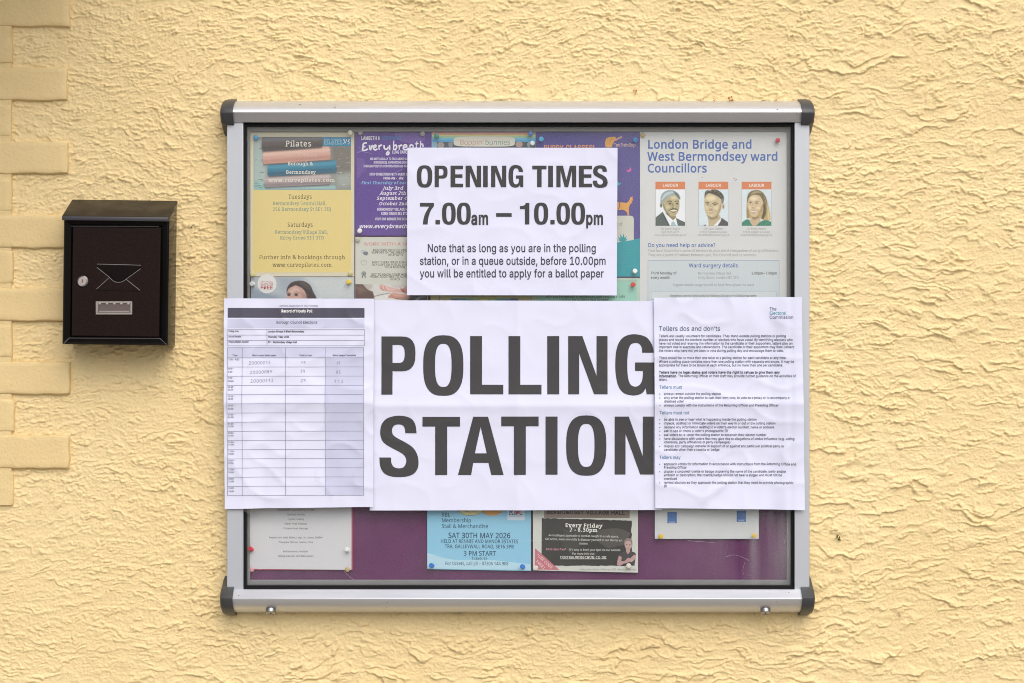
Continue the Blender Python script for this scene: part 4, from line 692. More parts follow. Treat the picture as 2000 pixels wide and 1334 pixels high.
# ------------------------------------------------------------------ printed sheets
_mats = {}
def ink(c, rough=.62):
    """material of a printed colour; c = linear base colour"""
    k = tuple(round(v, 3) for v in c) + (rough,)
    if k not in _mats: _mats[k] = mat('print_%02x%02x%02x' % tuple(int(255 * min(1, max(0, v)) ** (1 / 2.2)) for v in c[:3]), c, rough, spec=.35)
    return _mats[k]
class Sheet:
    """a sheet of paper; the print is laid out in photo rows and columns of that sheet"""
    all = []
    def __init__(s, name, label, cat, d, corners, paper, relief=None, behind=True, edge=40, group=None, rough=.62, lift=.00009):
        s.d = d; s.relief = relief; s.behind = behind; s.edge = edge; s.parts = {}; s.rough = rough; s.lift = lift; s.call = 0
        (x0, y0), (x1, y1), (x2, y2), (x3, y3) = corners; s.c = corners
        s.root = empty(name, W((x0 + x1 + x2 + x3) / 4, (y0 + y1 + y2 + y3) / 4, d), label, cat, group)
        n = max(2, int(math.hypot(x1 - x0, y1 - y0) / (4 if relief else 60))); m = max(2, int(math.hypot(x3 - x0, y3 - y0) / (4 if relief else 60)))
        vs = []; 
        for j in range(m + 1):
            for i in range(n + 1):
                u, v = i / n, j / m
                px = (x0 * (1 - u) + x1 * u) * (1 - v) + (x3 * (1 - u) + x2 * u) * v; py = (y0 * (1 - u) + y1 * u) * (1 - v) + (y3 * (1 - u) + y2 * u) * v
                vs.append(s.pos(px, py, 0))
        fs = [(j * (n + 1) + i, (j + 1) * (n + 1) + i, (j + 1) * (n + 1) + i + 1, j * (n + 1) + i + 1) for j in range(m) for i in range(n)]
        me = bpy.data.meshes.new('sheet'); me.from_pydata(vs, [], fs); me.materials.append(s.ink(paper))
        me.polygons.foreach_set('use_smooth', [True] * len(fs))
        o = link('sheet', me, s.root); sm = o.modifiers.new('thickness', 'SOLIDIFY'); sm.thickness = .00022; sm.offset = -1; es = o.modifiers.new('rim', 'EDGE_SPLIT'); es.split_angle = math.radians(50)
        Sheet.all.append(s)
    def ink(s, c):
        """c: colour as it reads in daylight; sheets behind the dusty pane are deepened for the bloom"""
        l = lin(c)
        if s.behind: l = [min(.86, max(.008, (v - .016) * 1.03)) for v in l]
        else: l = [min(.88, v * 1.0) for v in l]
        return ink(l, s.rough)
    def pos(s, px, py, off):
        k = S * (D - s.d) / D; r = s.relief(px, py) if s.relief else 0.
        return ((px - 1000) * k, -(s.d + r + off), ZC + (667 - py) * k)
    def tris(s, part, col, tris, layer=0):
        s.call += 1; s.parts.setdefault(part, []).extend((col, t, layer, s.call) for t in tris)
    def poly(s, part, col, pts, layer=0, holes=()):
        ls = [list(pts)] + [list(h) for h in holes]; flat = [p for l in ls for p in l]
        t = tessellate_polygon([[Vector((x, y, 0)) for x, y in l] for l in ls])
        s.tris(part, col, [(flat[a], flat[b], flat[c]) for a, b, c in t], layer)
    def rect(s, part, col, x0, y0, x1, y1, layer=0): s.poly(part, col, [(x0, y0), (x1, y0), (x1, y1), (x0, y1)], layer)
    def ell(s, part, col, cx, cy, rx, ry, layer=0, n=22, rot=0.):
        c, q = math.cos(rot), math.sin(rot)
        s.poly(part, col, [(cx + rx * math.cos(a) * c - ry * math.sin(a) * q, cy + rx * math.cos(a) * q + ry * math.sin(a) * c) for a in [2 * math.pi * k / n for k in range(n)]], layer)
    def blob(s, part, col, pts, layer=0): s.poly(part, col, smooth_loop(pts, 4), layer)
    def stroke(s, part, col, pts, w, layer=0, smooth=True):
        P = catmull(pts, 5) if smooth and len(pts) > 2 else pts; P = [Vector(p) for p in P]; n = len(P); L = []; R = []
        for i, p in enumerate(P):
            t = (P[min(i + 1, n - 1)] - P[max(i - 1, 0)])
            if t.length < 1e-6: t = Vector((1, 0))
            t.normalize(); q = Vector((-t.y, t.x)) * (w / 2) * (.7 if i in (0, n - 1) else 1); L.append(tuple(p + q)); R.append(tuple(p - q))
        tr = []
        for i in range(n - 1): tr += [(L[i], R[i], R[i + 1]), (L[i], R[i + 1], L[i + 1])]
        s.tris(part, col, tr, layer)
    def text(s, part, col, txt, x0, x1, yb, cap, font='gro', bold=0., shear=0., layer=1, rise=0., xs=None, track=0.):
        """one line set between columns x0 and x1 on baseline row yb, capitals cap rows tall; rise = drop of the line per column"""
        sc_ = cap / CAP[font]; tot = 0; lay = []
        for ch in txt:
            adv, tr = glyph(font, ch, bold); lay.append((tot, tr)); tot += adv + 2 * bold * .6 + track
        k = xs * sc_ if xs else (x1 - x0) / max(1, tot)
        if x0 is None: x0 = x1 - tot * k
        out = {}
        for ox, groups in lay:
            for tr, ly in groups:
                o = out.setdefault(ly, [])
                for t in tr:
                    o.append(tuple((x0 + (ox + p[0] + shear * p[1]) * k, yb - p[1] * sc_ + rise * (ox + p[0]) * k) for p in t))
        for ly, tr in out.items(): s.tris(part, col, tr, layer + ly * .25)
    def cond(s, part, col, ch, x0, x1, yt, yb, layer=1):
        w, loops = COND[ch]; kx = (x1 - x0) / w; ky = (yb - yt) / 344
        for tr, ly in tri_loops([[(x0 + x * kx, yt + y * ky) for x, y in l] for l in loops]): s.tris(part, col, tr, layer)
    def blocks(s, lst, gap=6.5):
        """printed pieces that lie apart become parts of their own"""
        bb = {}
        for col, t, ly, cid in lst:
            q = bb.setdefault(cid, [1e9, 1e9, -1e9, -1e9])
            for x, y in t: q[0] = min(q[0], x); q[1] = min(q[1], y); q[2] = max(q[2], x); q[3] = max(q[3], y)
        root = {c: c for c in bb}
        def find(c):
            while root[c] != c: c = root[c]
            return c
        ks = list(bb)
        for i, c in enumerate(ks):
            for e in ks[:i]:
                p, q = bb[c], bb[e]
                if p[0] - gap < q[2] and q[0] - gap < p[2] and p[1] - gap < q[3] and q[1] - gap < p[3]: root[find(c)] = find(e)
        out = {}
        for it in lst: out.setdefault(find(it[3]), []).append(it)
        return list(out.values())
    def finish(s):
        for name, lst in s.parts.items():
            for bl in s.blocks(lst): s.part(name, bl)
    def part(s, name, items):
        g = s.edge; vs = []; fs = []; mi = []; cols = {}
        for col, t, ly, cid in items:
            ci = cols.setdefault(col, len(cols)); st = [t]
            while st:
                a, b, c = st.pop()
                la, lb, lc = math.hypot(b[0] - c[0], b[1] - c[1]), math.hypot(a[0] - c[0], a[1] - c[1]), math.hypot(a[0] - b[0], a[1] - b[1])
                m = max(la, lb, lc)
                if m > g:
                    if m == la: q = ((b[0] + c[0]) / 2, (b[1] + c[1]) / 2); st += [(a, b, q), (a, q, c)]
                    elif m == lb: q = ((a[0] + c[0]) / 2, (a[1] + c[1]) / 2); st += [(b, c, q), (b, q, a)]
                    else: q = ((a[0] + b[0]) / 2, (a[1] + b[1]) / 2); st += [(c, a, q), (c, q, b)]
                    continue
                if (b[0] - a[0]) * (c[1] - a[1]) - (b[1] - a[1]) * (c[0] - a[0]) > 0: b, c = c, b
                o = len(vs); vs += [s.pos(p[0], p[1], s.lift * (ly + 1)) for p in (a, b, c)]; fs.append((o, o + 1, o + 2)); mi.append(ci)
        me = bpy.data.meshes.new(name); me.from_pydata(vs, [], fs)
        for c in cols: me.materials.append(s.ink(c))
        me.polygons.foreach_set('material_index', mi)
        if s.relief:
            import bmesh
            bm = bmesh.new(); bm.from_mesh(me); bmesh.ops.remove_doubles(bm, verts=bm.verts, dist=1e-6); bm.to_mesh(me); bm.free()
            me.polygons.foreach_set('use_smooth', [True] * len(me.polygons))
        link(name, me, s.root)
class SoftPrint:
    """a printed photograph: soft-edged tones laid over one another, as fine cells with a colour each"""
    def __init__(p, sheet, x0, y0, x1, y1, base, cell=.55, soft=.9, seed=0): p.sh = sheet; p.r = (x0, y0, x1, y1); p.base = base; p.items = []; p.cell = cell; p.soft = soft; p.seed = seed
    def poly(p, col, pts, layer=0, soft=None, smooth=True): p.items.append((layer, len(p.items), col, smooth_loop(pts, 3) if smooth else pts, soft or p.soft, 1.))
    def ell(p, col, cx, cy, rx, ry, layer=0, rot=0., soft=None, alpha=1.):
        c, q = math.cos(rot), math.sin(rot)
        p.items.append((layer, len(p.items), col, [(cx + rx * math.cos(a) * c - ry * math.sin(a) * q, cy + rx * math.cos(a) * q + ry * math.sin(a) * c) for a in [2 * math.pi * k / 18 for k in range(18)]], soft or p.soft, alpha))
    def finish(p, name, layer=0, grain=.05, gain=1.):
        x0, y0, x1, y1 = p.r; nx_, ny_ = int((x1 - x0) / p.cell), int((y1 - y0) / p.cell)
        gx, gy = np.meshgrid(np.linspace(x0, x1, nx_ + 1), np.linspace(y0, y1, ny_ + 1))
        img = np.empty(gx.shape + (3,)); img[:] = lin(p.base)
        for ly, k, col, pts, soft, al in sorted(p.items, key=lambda t: (t[0], t[1])):
            P_ = np.array(pts); bx = (P_[:, 0].min() - soft * 2, P_[:, 0].max() + soft * 2); by = (P_[:, 1].min() - soft * 2, P_[:, 1].max() + soft * 2)
            m = (gx > bx[0]) & (gx < bx[1]) & (gy > by[0]) & (gy < by[1])
            if not m.any(): continue
            x, y = gx[m], gy[m]; dist = np.full(x.shape, 1e9); ins = np.zeros(x.shape, bool)
            for i in range(len(P_)):
                (ax, ay), (bx_, by_) = P_[i - 1], P_[i]; ex, ey = bx_ - ax, by_ - ay; L2 = ex * ex + ey * ey
                if L2 < 1e-9: continue
                t = np.clip(((x - ax) * ex + (y - ay) * ey) / L2, 0, 1); dist = np.minimum(dist, np.hypot(x - ax - t * ex, y - ay - t * ey))
                if ay != by_:
                    c = ((ay > y) != (by_ > y)) & (x < ex * (y - ay) / (by_ - ay) + ax); ins ^= c
            sd = np.where(ins, dist, -dist); a = np.clip(sd / (2 * soft) + .5, 0, 1)[:, None] * al
            img[m] = img[m] * (1 - a) + np.array(lin(col)) * a
        n = 1 + grain * (pn(gx / 2.1, gy / 1.9, p.seed) + .6 * pn(gx / 6.3, gy / 5.1, p.seed + 2)); img = img * n[..., None] * gain
        img = np.clip((img - .016) * 1.03, .006, .86) if p.sh.behind else img
        vs = [p.sh.pos(a, b, p.sh.lift * (layer + 1)) for a, b in zip(gx.ravel(), gy.ravel())]
        w = nx_ + 1; fs = [(j * w + i, (j + 1) * w + i, (j + 1) * w + i + 1, j * w + i + 1) for j in range(ny_) for i in range(nx_)]
        me = bpy.data.meshes.new(name); me.from_pydata(vs, [], fs)
        at = me.color_attributes.new('print', 'FLOAT_COLOR', 'POINT'); buf = np.ones((len(vs), 4), np.float32); buf[:, :3] = img.reshape(-1, 3); at.data.foreach_set('color', buf.ravel())
        me.materials.append(photo_mat()); link(name, me, p.sh.root)
def photo_mat():
    m = bpy.data.materials.get('photo_print')
    if not m:
        m = mat('photo_print', (.5, .5, .5), .45, spec=.35); at = N(m, 'ShaderNodeAttribute'); at.attribute_name = 'print'
        m.node_tree.links.new(at.outputs['Color'], m.node_tree.nodes['Principled BSDF'].inputs['Base Color'])
    return m
def crop(ox, oy, k): return lambda lst: [(ox + x / k, oy + y / k) for x, y in lst]

# paper that has been folded, carried about and taped flat
def ridge(t, a, L): return a * math.exp(-(math.sqrt(t * t + 1.5) - 1.22) / L)
def crumple(px, py, sd, amp=.0010):
    n = mnoise.noise; x, y = px / 95 + sd, py / 95
    h = n((x, y, sd)) + .45 * n((x * 2.3 + n((x, y, 9)), y * 2.3, sd + 4))
    r = 1 - abs(n((x * 1.3 + 5, y * 1.5, sd + 2))) * 2.2
    return amp * h + amp * .55 * max(0, r) ** 3

# ------------------------------------------------------------------ notices taped over the glass
PAPER = '#d5d9ee'; INK = '#404042'; TXT = '#42424f'
OUT = dict(behind=False, edge=5, rough=.75, lift=.00034)
def rel_poll(x, y): return .0012 + crumple(x, y, 3, .0013) + ridge(y - 792.5, .0058, 28) + ridge(x - 1010.5, .0024, 18) + .0012 * max(0, (735 - x) / 14) * 0
poll = Sheet('paper_notice', 'large white paper notice with huge POLLING STATION lettering taped across the glass', 'notice', .0330,
             [(731, 586.5), (1292, 588), (1292, 996), (722, 997)], PAPER, rel_poll, **OUT)
K = crop(700, 570, 3.0317)
def CL(ch, X0, X1, Y0, Y1):
    (a, b), (c, d) = K([(X0, Y0), (X1, Y1)]); poll.cond('lettering', INK, ch, a, c, b, d)
CL('P', 137, 355, 264, 608); CL('O', 384, 622, 264, 608); CL('L', 662, 858, 262, 606); CL('L', 889, 1084, 262, 606); CL('I', 1118, 1189, 262, 606); CL('N', 1242, 1475, 262, 606); CL('G', 1521, 1752, 262, 606)
CL('S', 125, 356, 740, 1086); CL('T', 380, 602, 740, 1084); CL('A', 590, 860, 739, 1084); CL('T', 846, 1067, 738, 1083); CL('I', 1108, 1179, 738, 1082); CL('O', 1230, 1468, 738, 1081); CL('N', 1517, 1748, 738, 1081)

def rel_open(x, y): return .0022 + crumple(x, y, 11, .0017) + .0035 * max(0, (335 - y) / 60) ** 2 * max(0, (x - 1120) / 86) * .5
opn = Sheet('paper_notice', 'white landscape paper notice headed OPENING TIMES taped near the top of the glass', 'notice', .0326,
            [(796, 288.5), (1206, 289), (1204.5, 577), (795, 576.5)], PAPER, rel_open, **OUT)
K = crop(790, 240, 3.7064)
def OL(s_, xs_, Y0, Y1):
    for ch, (a, b) in zip(s_, xs_):
        (p, q), (r, t) = K([(a, Y0), (b, Y1)]); opn.cond('heading', INK, ch, p, r, q, t)
OL('OPENING', [(90, 202), (219, 320), (334, 424), (443, 555), (569, 603), (627, 737), (753, 860)], 311, 466)
OL('TIMES', [(925, 1028), (1040, 1075), (1099, 1243), (1262, 1357), (1363, 1470)], 311, 466)
OL('7.00', [(113, 213), (225, 257), (272, 371), (380, 480)], 580, 735)
OL('10.00', [(836, 904), (938, 1040), (1056, 1087), (1100, 1198), (1207, 1307)], 580, 735)
OL('-', [(664, 776)], 580, 735)
for t, a, b in (('am', 483, 613), ('pm', 1312, 1444)):
    (p, q), (r, z) = K([(a, 735), (b, 735)]); opn.text('heading', INK, t, p, r, q, 23.5, 'gro', bold=27)
for t, a, b, y in (('Note that as long as you are in the polling', 165, 1389, 935), ('station, or in a queue outside, before 10.00pm', 110, 1460, 1027), ('you will be entitled to apply for a ballot paper', 111, 1443, 1118)):
    (p, q), (r, z) = K([(a, y), (b, y)]); opn.text('lettering', TXT, t, p, r, q, 15.3, 'gro', bold=9)

def rel_rec(x, y):
    h = .0068 + crumple(x, y, 21, .0031) + ridge(y - 787, .0075, 30) + .0012 * ridge(x - 586, 1, 20)
    h += .0088 * sstep(520, 474, x)                                    # lies over the side rail
    h += .004 * max(0, (x - 690) / 40) * max(0, (y - 830) / 160) ** 2   # lower right corner lifts
    return max(h, .0012) if x < 474 else h
def sstep(a, b, x):
    t = min(1, max(0, (x - a) / (b - a))); return t * t * (3 - 2 * t)
rec = Sheet('paper_form', 'white poll record form with a ruled table overlapping the left rail', 'form', .0345,
            [(439.5, 583), (731, 583.5), (729, 989.5), (441, 993)], PAPER, rel_rec, **OUT)
LN = '#7f7f96'; SHD = '#bfc3dc'; F6 = crop(430, 570, 6.352)
rec.text('lettering', '#707086', 'LONDON BOROUGH OF SOUTHWARK', 545.7, 622, 599.6, 4.0, 'gro')
rec.rect('heading', '#50505f', 447, 601.7, 712.5, 620.7, 0); rec.text('heading', '#f2f2fa', 'Record of Hourly Poll', 550.5, 611, 610.2, 5.2, 'gro', bold=26, layer=1)
rec.rect('heading', SHD, 447, 623.5, 712.5, 640.5, 0); rec.text('lettering', TXT, 'Borough Council Elections', 540.5, 620.5, 632, 5.2, 'gro', bold=8)
def ln(x0, y0, x1, y1, w=.62):
    if y0 == y1: rec.rect('table', LN, x0, y0 - w / 2, x1, y0 + w / 2, 1)
    else: rec.rect('table', LN, x0 - w / 2, y0, x0 + w / 2, y1, 1.3)
for y in (643.7, 654.4, 664.8, 675.2): ln(446.3, y, 712.8, y)
for x in (446.5, 522.3, 712.6): ln(x, 643.7, x, 675.2)
for t, u, y, b in (('Voting Area', 'London Bridge & West Bermondsey', 649, 595.5), ('Day of Election', 'Thursday 7 May 2026', 659.5, 566), ('Polling Station Number', '39 - Bermondsey Village Hall', 669.8, 581)):
    rec.text('lettering', TXT, t, 448.8, {649: 468.5, 659.5: 473.8, 669.8: 488}[y], y - .8, 2.9, 'gro', bold=22); rec.text('lettering', TXT, u, 524.2, b, y, 3.5, 'gro', bold=26)
ROWS = [698.6 + 17.87 * i for i in range(16)]
rec.rect('table', SHD, 446.5, 678.8, 636, 698.6, 0); rec.rect('table', SHD, 636, 678.8, 710.8, 966.6, 0)
for y in [678.8] + ROWS: ln(446.3, y, 711, y)
for x in (446.5, 475.3, 558.8, 636, 710.8): ln(x, 678.8, x, 966.6, .75)
for t, a, b in (('Time', 456.3, 466), ('Next unused ballot paper', 494.5, 540.3), ('Total for hour', 585.5, 610.2), ('Ballot papers Cumulative', 650.7, 696)):
    rec.text('lettering', TXT, t, a, b, 695.4, 3.1, 'gro', bold=20)
rec.text('lettering', TXT, '7:00 - 8:00', 448.2, 469.6, 703.3, 3.1, 'gro', bold=10)
for i in range(1, 15):
    y = ROWS[i]; rec.text('lettering', TXT, '%d:00 -' % (7 + i), 448.2, 460 if i < 3 else 462, y + 4.6, 2.9, 'gro', bold=10); rec.text('lettering', TXT, '%d:00' % (8 + i), 448.2, 456.6 if i < 2 else 459, y + (9.6 if i not in (1, 2, 5, 14) else 11), 2.9, 'gro', bold=10)
HAND = {'0': [[(.5, 0), (.1, .3), (.1, .8), (.5, 1), (.85, .7), (.8, .2), (.45, .02)]], '1': [[(.1, .5), (.6, 0), (.5, 1)]], '2': [[(.1, .25), (.45, 0), (.75, .25), (.45, .7), (0, 1), (.9, .95)]],
        '3': [[(.1, .1), (.6, .05), (.4, .42), (.8, .65), (.5, 1), (.05, .9)]], '4': [[(.35, 0), (.05, .6), (.85, .55)], [(.7, .1), (.62, 1.05)]], '5': [[(.8, 0), (.25, .05), (.2, .45), (.7, .5), (.6, .95), (.05, 1)]],
        '8': [[(.7, .1), (.2, .1), (.3, .45), (.75, .75), (.4, 1), (.1, .75), (.6, .4), (.75, .12)]], '9': [[(.75, .15), (.25, .05), (.15, .45), (.7, .4), (.78, .1), (.65, 1)]]}
def hand(txt, x, y, w, h, slope=0.):
    for i, ch in enumerate(txt):
        for q, st in enumerate(HAND[ch]):
            rec.stroke('handwriting', '#84859a', [(x + w * (i + u * .78), y - h * (1 - v) + slope * i) for u, v in st], .62, 1 + q * .4 + (i % 2) * .2)
hand('20000015', 488.3, 711.6, 5.3, 6.2, -.12); hand('19', 589, 711, 5.0, 5.6); hand('49', 659, 712, 3.6, 6.2)
hand('20000084', 490.5, 729.6, 5.4, 5.6, -.22); hand('39', 588, 727.8, 5, 6.2); hand('83', 657.5, 729.4, 5, 6.2)
hand('20000113', 491.5, 746.8, 5.6, 6.2, -.15); hand('29', 588.8, 745.8, 5.4, 5.6); hand('112', 653.5, 747.6, 6.6, 6.2)

def rel_tel(x, y):
    h = .0068 + crumple(x, y, 37, .0029) + ridge(y - 787.5, .0065, 28)
    h += .0085 * sstep(1500, 1551, x) - .0016 * math.exp(-((x - 1543) / 7) ** 2)
    u = (x - 1400) * .62 + (y - 955) * .78                              # pulled crease near the foot
    h += .0034 * math.exp(-(u / 7) ** 2) * math.exp(-(((x - 1400) * .78 - (y - 955) * .62) / 34) ** 2)
    return h
tel = Sheet('paper_leaflet', 'white text page headed Tellers dos and don’ts taped over the right rail', 'notice', .0345,
            [(1277, 581.5), (1563.5, 580.5), (1570, 995), (1279.5, 992)], PAPER, rel_tel, **OUT)
BL = '#3f7396'
tel.text('heading', '#3f4c68', 'Tellers dos and don’ts', 1286.2, 1406.3, 645.9, 8.8, 'gro')
tel.text('heading', '#44486a', 'The', 1501.5, 1515.2, 606.5, 6.3, 'gro'); tel.text('heading', '#3a98a4', 'Electoral', 1501.7, 1533.8, 614.6, 6.3, 'gro'); tel.text('heading', '#44486a', 'Commission', 1501.7, 1547.4, 622.7, 6.3, 'gro')
for t, x1, y in (('Tellers must', 1331.4, 758.8), ('Tellers must not', 1345.7, 808.6), ('Tellers may', 1328.6, 895.7)): tel.text('heading', BL, t, 1287, x1, y, 6.2, 'gro')
c0 = 4.75
for t, x1, y in (('Tellers are usually volunteers for candidates. They stand outside polling stations or polling', 1533.3, 658.4), ('places and record the electoral number of electors who have voted. By identifying electors who', 1546.2, 665.7),
                 ('have not voted and relaying this information to the candidate or their supporters, tellers play an', 1546.2, 672.8), ('important role in elections and referendums. The candidate or their supporters may then contact', 1549.2, 679.8),
                 ('the voters who have not yet been to vote during polling day and encourage them to vote.', 1529, 686.9), ('There should be no more than one teller at a polling station for each candidate at any time.', 1534.5, 701),
                 ('Where a polling place contains more than one polling station with separate entrances, it may be', 1549, 708.3), ('appropriate for there to be tellers at each entrance, but no more than one per candidate.', 1528, 715.3), ('tellers.', 1303, 743.3)):
    tel.text('lettering', TXT, t, 1286.4, x1, y, c0, 'gro', bold=7)
tel.text('lettering', TXT, 'Tellers have no legal status and voters have the right to refuse to give them any', 1286.6, 1521.7, 729.3, c0, 'gro', bold=28)
tel.text('lettering', TXT, 'information', 1286.6, 1320.2, 736.5, c0, 'gro', bold=28); tel.text('lettering', TXT, '. The Returning Officer or their staff may provide further guidance on the activities of', 1320.6, 1551.9, 736.3, c0, 'gro', bold=7)
for t, x1, y, b in (('always remain outside the polling station', 1407, 771.0, 1), ('only enter the polling station to cast their own vote, to vote as a proxy or to accompany a', 1539.7, 778.6, 1), ('disabled voter', 1334.7, 785.5, 0),
                    ('always comply with the instructions of the Returning Officer and Presiding Officer', 1519, 793.3, 1), ('be able to see or hear what is happening inside the polling station', 1476.9, 820.9, 1), ('impede, obstruct or intimidate voters on their way in or out of the polling station', 1513.4, 828.4, 1),
                    ("demand any information relating to a voter's elector number, name or address", 1511, 836, 1), ("ask to see or check a voter's photographic ID", 1420.9, 843.3, 1), ('ask voters to re-enter the polling station to ascertain their elector number', 1496, 851, 1),
                    ('have discussions with voters that may give rise to allegations of undue influence (e.g. voting', 1549.7, 858.6, 1), ('intentions, party affiliations or party campaigns)', 1426, 865.3, 0), ('display any campaign material in support of or against any particular political party or', 1529.8, 873, 1),
                    ('candidate other than a rosette or badge', 1404.8, 879.8, 0), ('approach voters for information in accordance with instructions from the Returning Office and', 1553, 908, 1), ('Presiding Officer', 1341, 914.6, 0),
                    ('display a coloured rosette or badge displaying the name of the candidate, party and/or', 1533.8, 922.4, 1), ('emblem or description; the rosette/badge should not bear a slogan and must not be', 1526, 929.5, 0), ('oversized', 1322, 936.4, 0),
                    ('remind electors as they approach the polling station that they need to provide photographic', 1547.6, 944.1, 1), ('ID', 1302, 950.9, 0)):
    tel.text('lettering', TXT, t, 1296.0, x1, y, c0, 'gro', bold=7)
    if b: tel.ell('lettering', BL, 1288, y - 1.7, 1.1, 1.1, 1, 8)

# ------------------------------------------------------------------ posters pinned to the felt
_dep = [.0118]
def poster(label, x0, y0, x1, y1, paper, cat='poster', d=None, name='poster', skew=(0, 0, 0, 0), **kw):
    if d is None: d = _dep[0]; _dep[0] += .0004
    return Sheet(name, label, cat, d, [(x0, y0 + skew[0]), (x1, y0 + skew[1]), (x1, y1 + skew[2]), (x0, y1 + skew[3])], paper, None, True, 400, None, .5, **kw)
C1 = crop(475, 240, 5.263); C2 = crop(475, 370, 5.263)
def line(p, part, col, t, cr, X0, X1, Y, cap, **kw):
    (a, y), (b, _) = cr([(X0, Y), (X1, Y)]); p.text(part, col, t, a, b, y, cap, **kw)

pil = poster('cream and yellow exercise class flyer with a photo of rolled mats', 489, 258, 692, 540, '#d9cfb4', 'flyer')
sp = SoftPrint(pil, *C1([(106, 143)])[0], *C1([(1108, 690)])[0], '#8f948c', seed=5)
def pb(c, pts, soft=None, ly=0): sp.poly(c, C1(pts), ly, soft)
pb('#abbdb6', [(100, 200), (180, 180), (200, 330), (240, 520), (230, 700), (100, 700)], 5); pb('#7c756d', [(905, 230), (1120, 240), (1120, 500), (960, 520), (905, 400)], 6); pb('#a2a59c', [(960, 540), (1120, 520), (1120, 640), (980, 650)], 5); pb('#8cb8b4', [(100, 600), (230, 600), (260, 700), (100, 700)], 4)
rs = random.Random(3)
for k in range(40):
    X = rs.choice([rs.uniform(110, 200), rs.uniform(950, 1070)]); Y = rs.uniform(250, 670); w_ = rs.uniform(15, 45); pb(rs.choice(['#bcc5ba', '#77807b', '#6b6862', '#a6aaa1']), [(X, Y), (X + w_, Y - 3), (X + w_ + 4, Y + 2), (X, Y + 5)], .5)
def roll(base, lite, dark, tl, tr, br, bl):
    L_ = lambda u, v: (tl[0] * (1 - u) * (1 - v) + tr[0] * u * (1 - v) + br[0] * u * v + bl[0] * (1 - u) * v, tl[1] * (1 - u) * (1 - v) + tr[1] * u * (1 - v) + br[1] * u * v + bl[1] * (1 - u) * v)
    q = lambda v0, v1, e=.02: [L_(e, v0), L_(.5, v0 - .01), L_(1 - e, v0), L_(1, (v0 + v1) / 2), L_(1 - e, v1), L_(.5, v1 + .01), L_(e, v1), L_(0, (v0 + v1) / 2)]
    pb('#4c4a48', [(x, y + 14) for x, y in q(.3, 1)], 2.2); pb(base, q(0, 1), .7); pb(dark, q(.68, .99), 2.6); pb(lite, q(.12, .40), 2.4)
roll('#8fa9a8', '#9fc0c0', '#6f8f92', (262, 640), (950, 640), (952, 720), (262, 720))
roll('#ad9c9b', '#c4b3b0', '#8d8082', (215, 556), (898, 520), (896, 630), (215, 660))
roll('#2d7b95', '#4793aa', '#1d5d78', (248, 424), (955, 378), (962, 505), (252, 545))
roll('#d9a896', '#e8c0ae', '#c38f80', (200, 292), (890, 240), (905, 375), (200, 422))
roll('#5f5351', '#767678', '#4b4241', (188, 130), (818, 130), (818, 245), (192, 288))
sp.finish('picture')
pil.rect('badge', '#2c86a8', *C1([(818, 148)])[0], *C1([(1106, 240)])[0], 3)
for t, X0, X1, Y, cap in (('BODY CONTROL', 832, 1010, 176, 2.6), ('PILATES', 832, 1020, 210, 5.6), ('CERTIFIED TEACHER', 832, 1022, 226, 2.6)): line(pil, 'badge', '#b9d6dc', t, C1, X0, X1, Y, cap, font='gro', layer=4)
for st in ([(1050, 165), (1030, 172), (1045, 190), (1030, 215)], [(1062, 168), (1058, 190), (1046, 212)], [(1078, 165), (1095, 172), (1075, 190), (1092, 200), (1080, 222)]): pil.stroke('badge', '#e4ecea', C1(st), 1.1, 4)
WH = '#ece8da'
for t, X0, X1, Y, cap in (('Pilates', 435, 708, 242, 11), ('Borough &', 458, 722, 436, 6.6), ('Bermondsey', 440, 748, 523, 6.6)): line(pil, 'heading', WH, t, C1, X0, X1, Y, cap, font='slab', bold=10, layer=4)
line(pil, 'heading', '#e9e0d2', 'www.curvepilates.com', C1, 262, 945, 605, 6.6, font='slab', bold=8, layer=4); line(pil, 'heading', '#e6c5b0', 'classes in Village', C1, 400, 762, 345, 5.5, font='slab', bold=4, layer=4)
pil.poly('panel', '#e4cd86', C1([(98, 690), (1112, 690)]) + C2([(1112, 853), (95, 853)]), 0)
GR = '#4c3f20'; TE = '#568783'
for t, X0, X1, Y, cap, c in (('Tuesdays', 465, 710, 96, 8.2, GR), ('Bermondsey Central Hall,', 305, 860, 160, 6.6, TE), ('256 Bermondsey St SE1 3UJ', 303, 908, 220, 6.6, TE), ('Saturdays', 455, 720, 384, 8.2, GR),
                          ('Bermondsey Village Hall,', 327, 876, 456, 6.6, TE), ('Kirby Grove SE1 3TD', 380, 835, 514, 6.6, TE), ('Further info & bookings through', 165, 1050, 716, 7.4, GR), ('www.curvepilates.com', 303, 912, 794, 7.4, GR)):
    line(pil, 'lettering', c, t, C2, X0, X1, Y, cap, font='slab', bold=3)

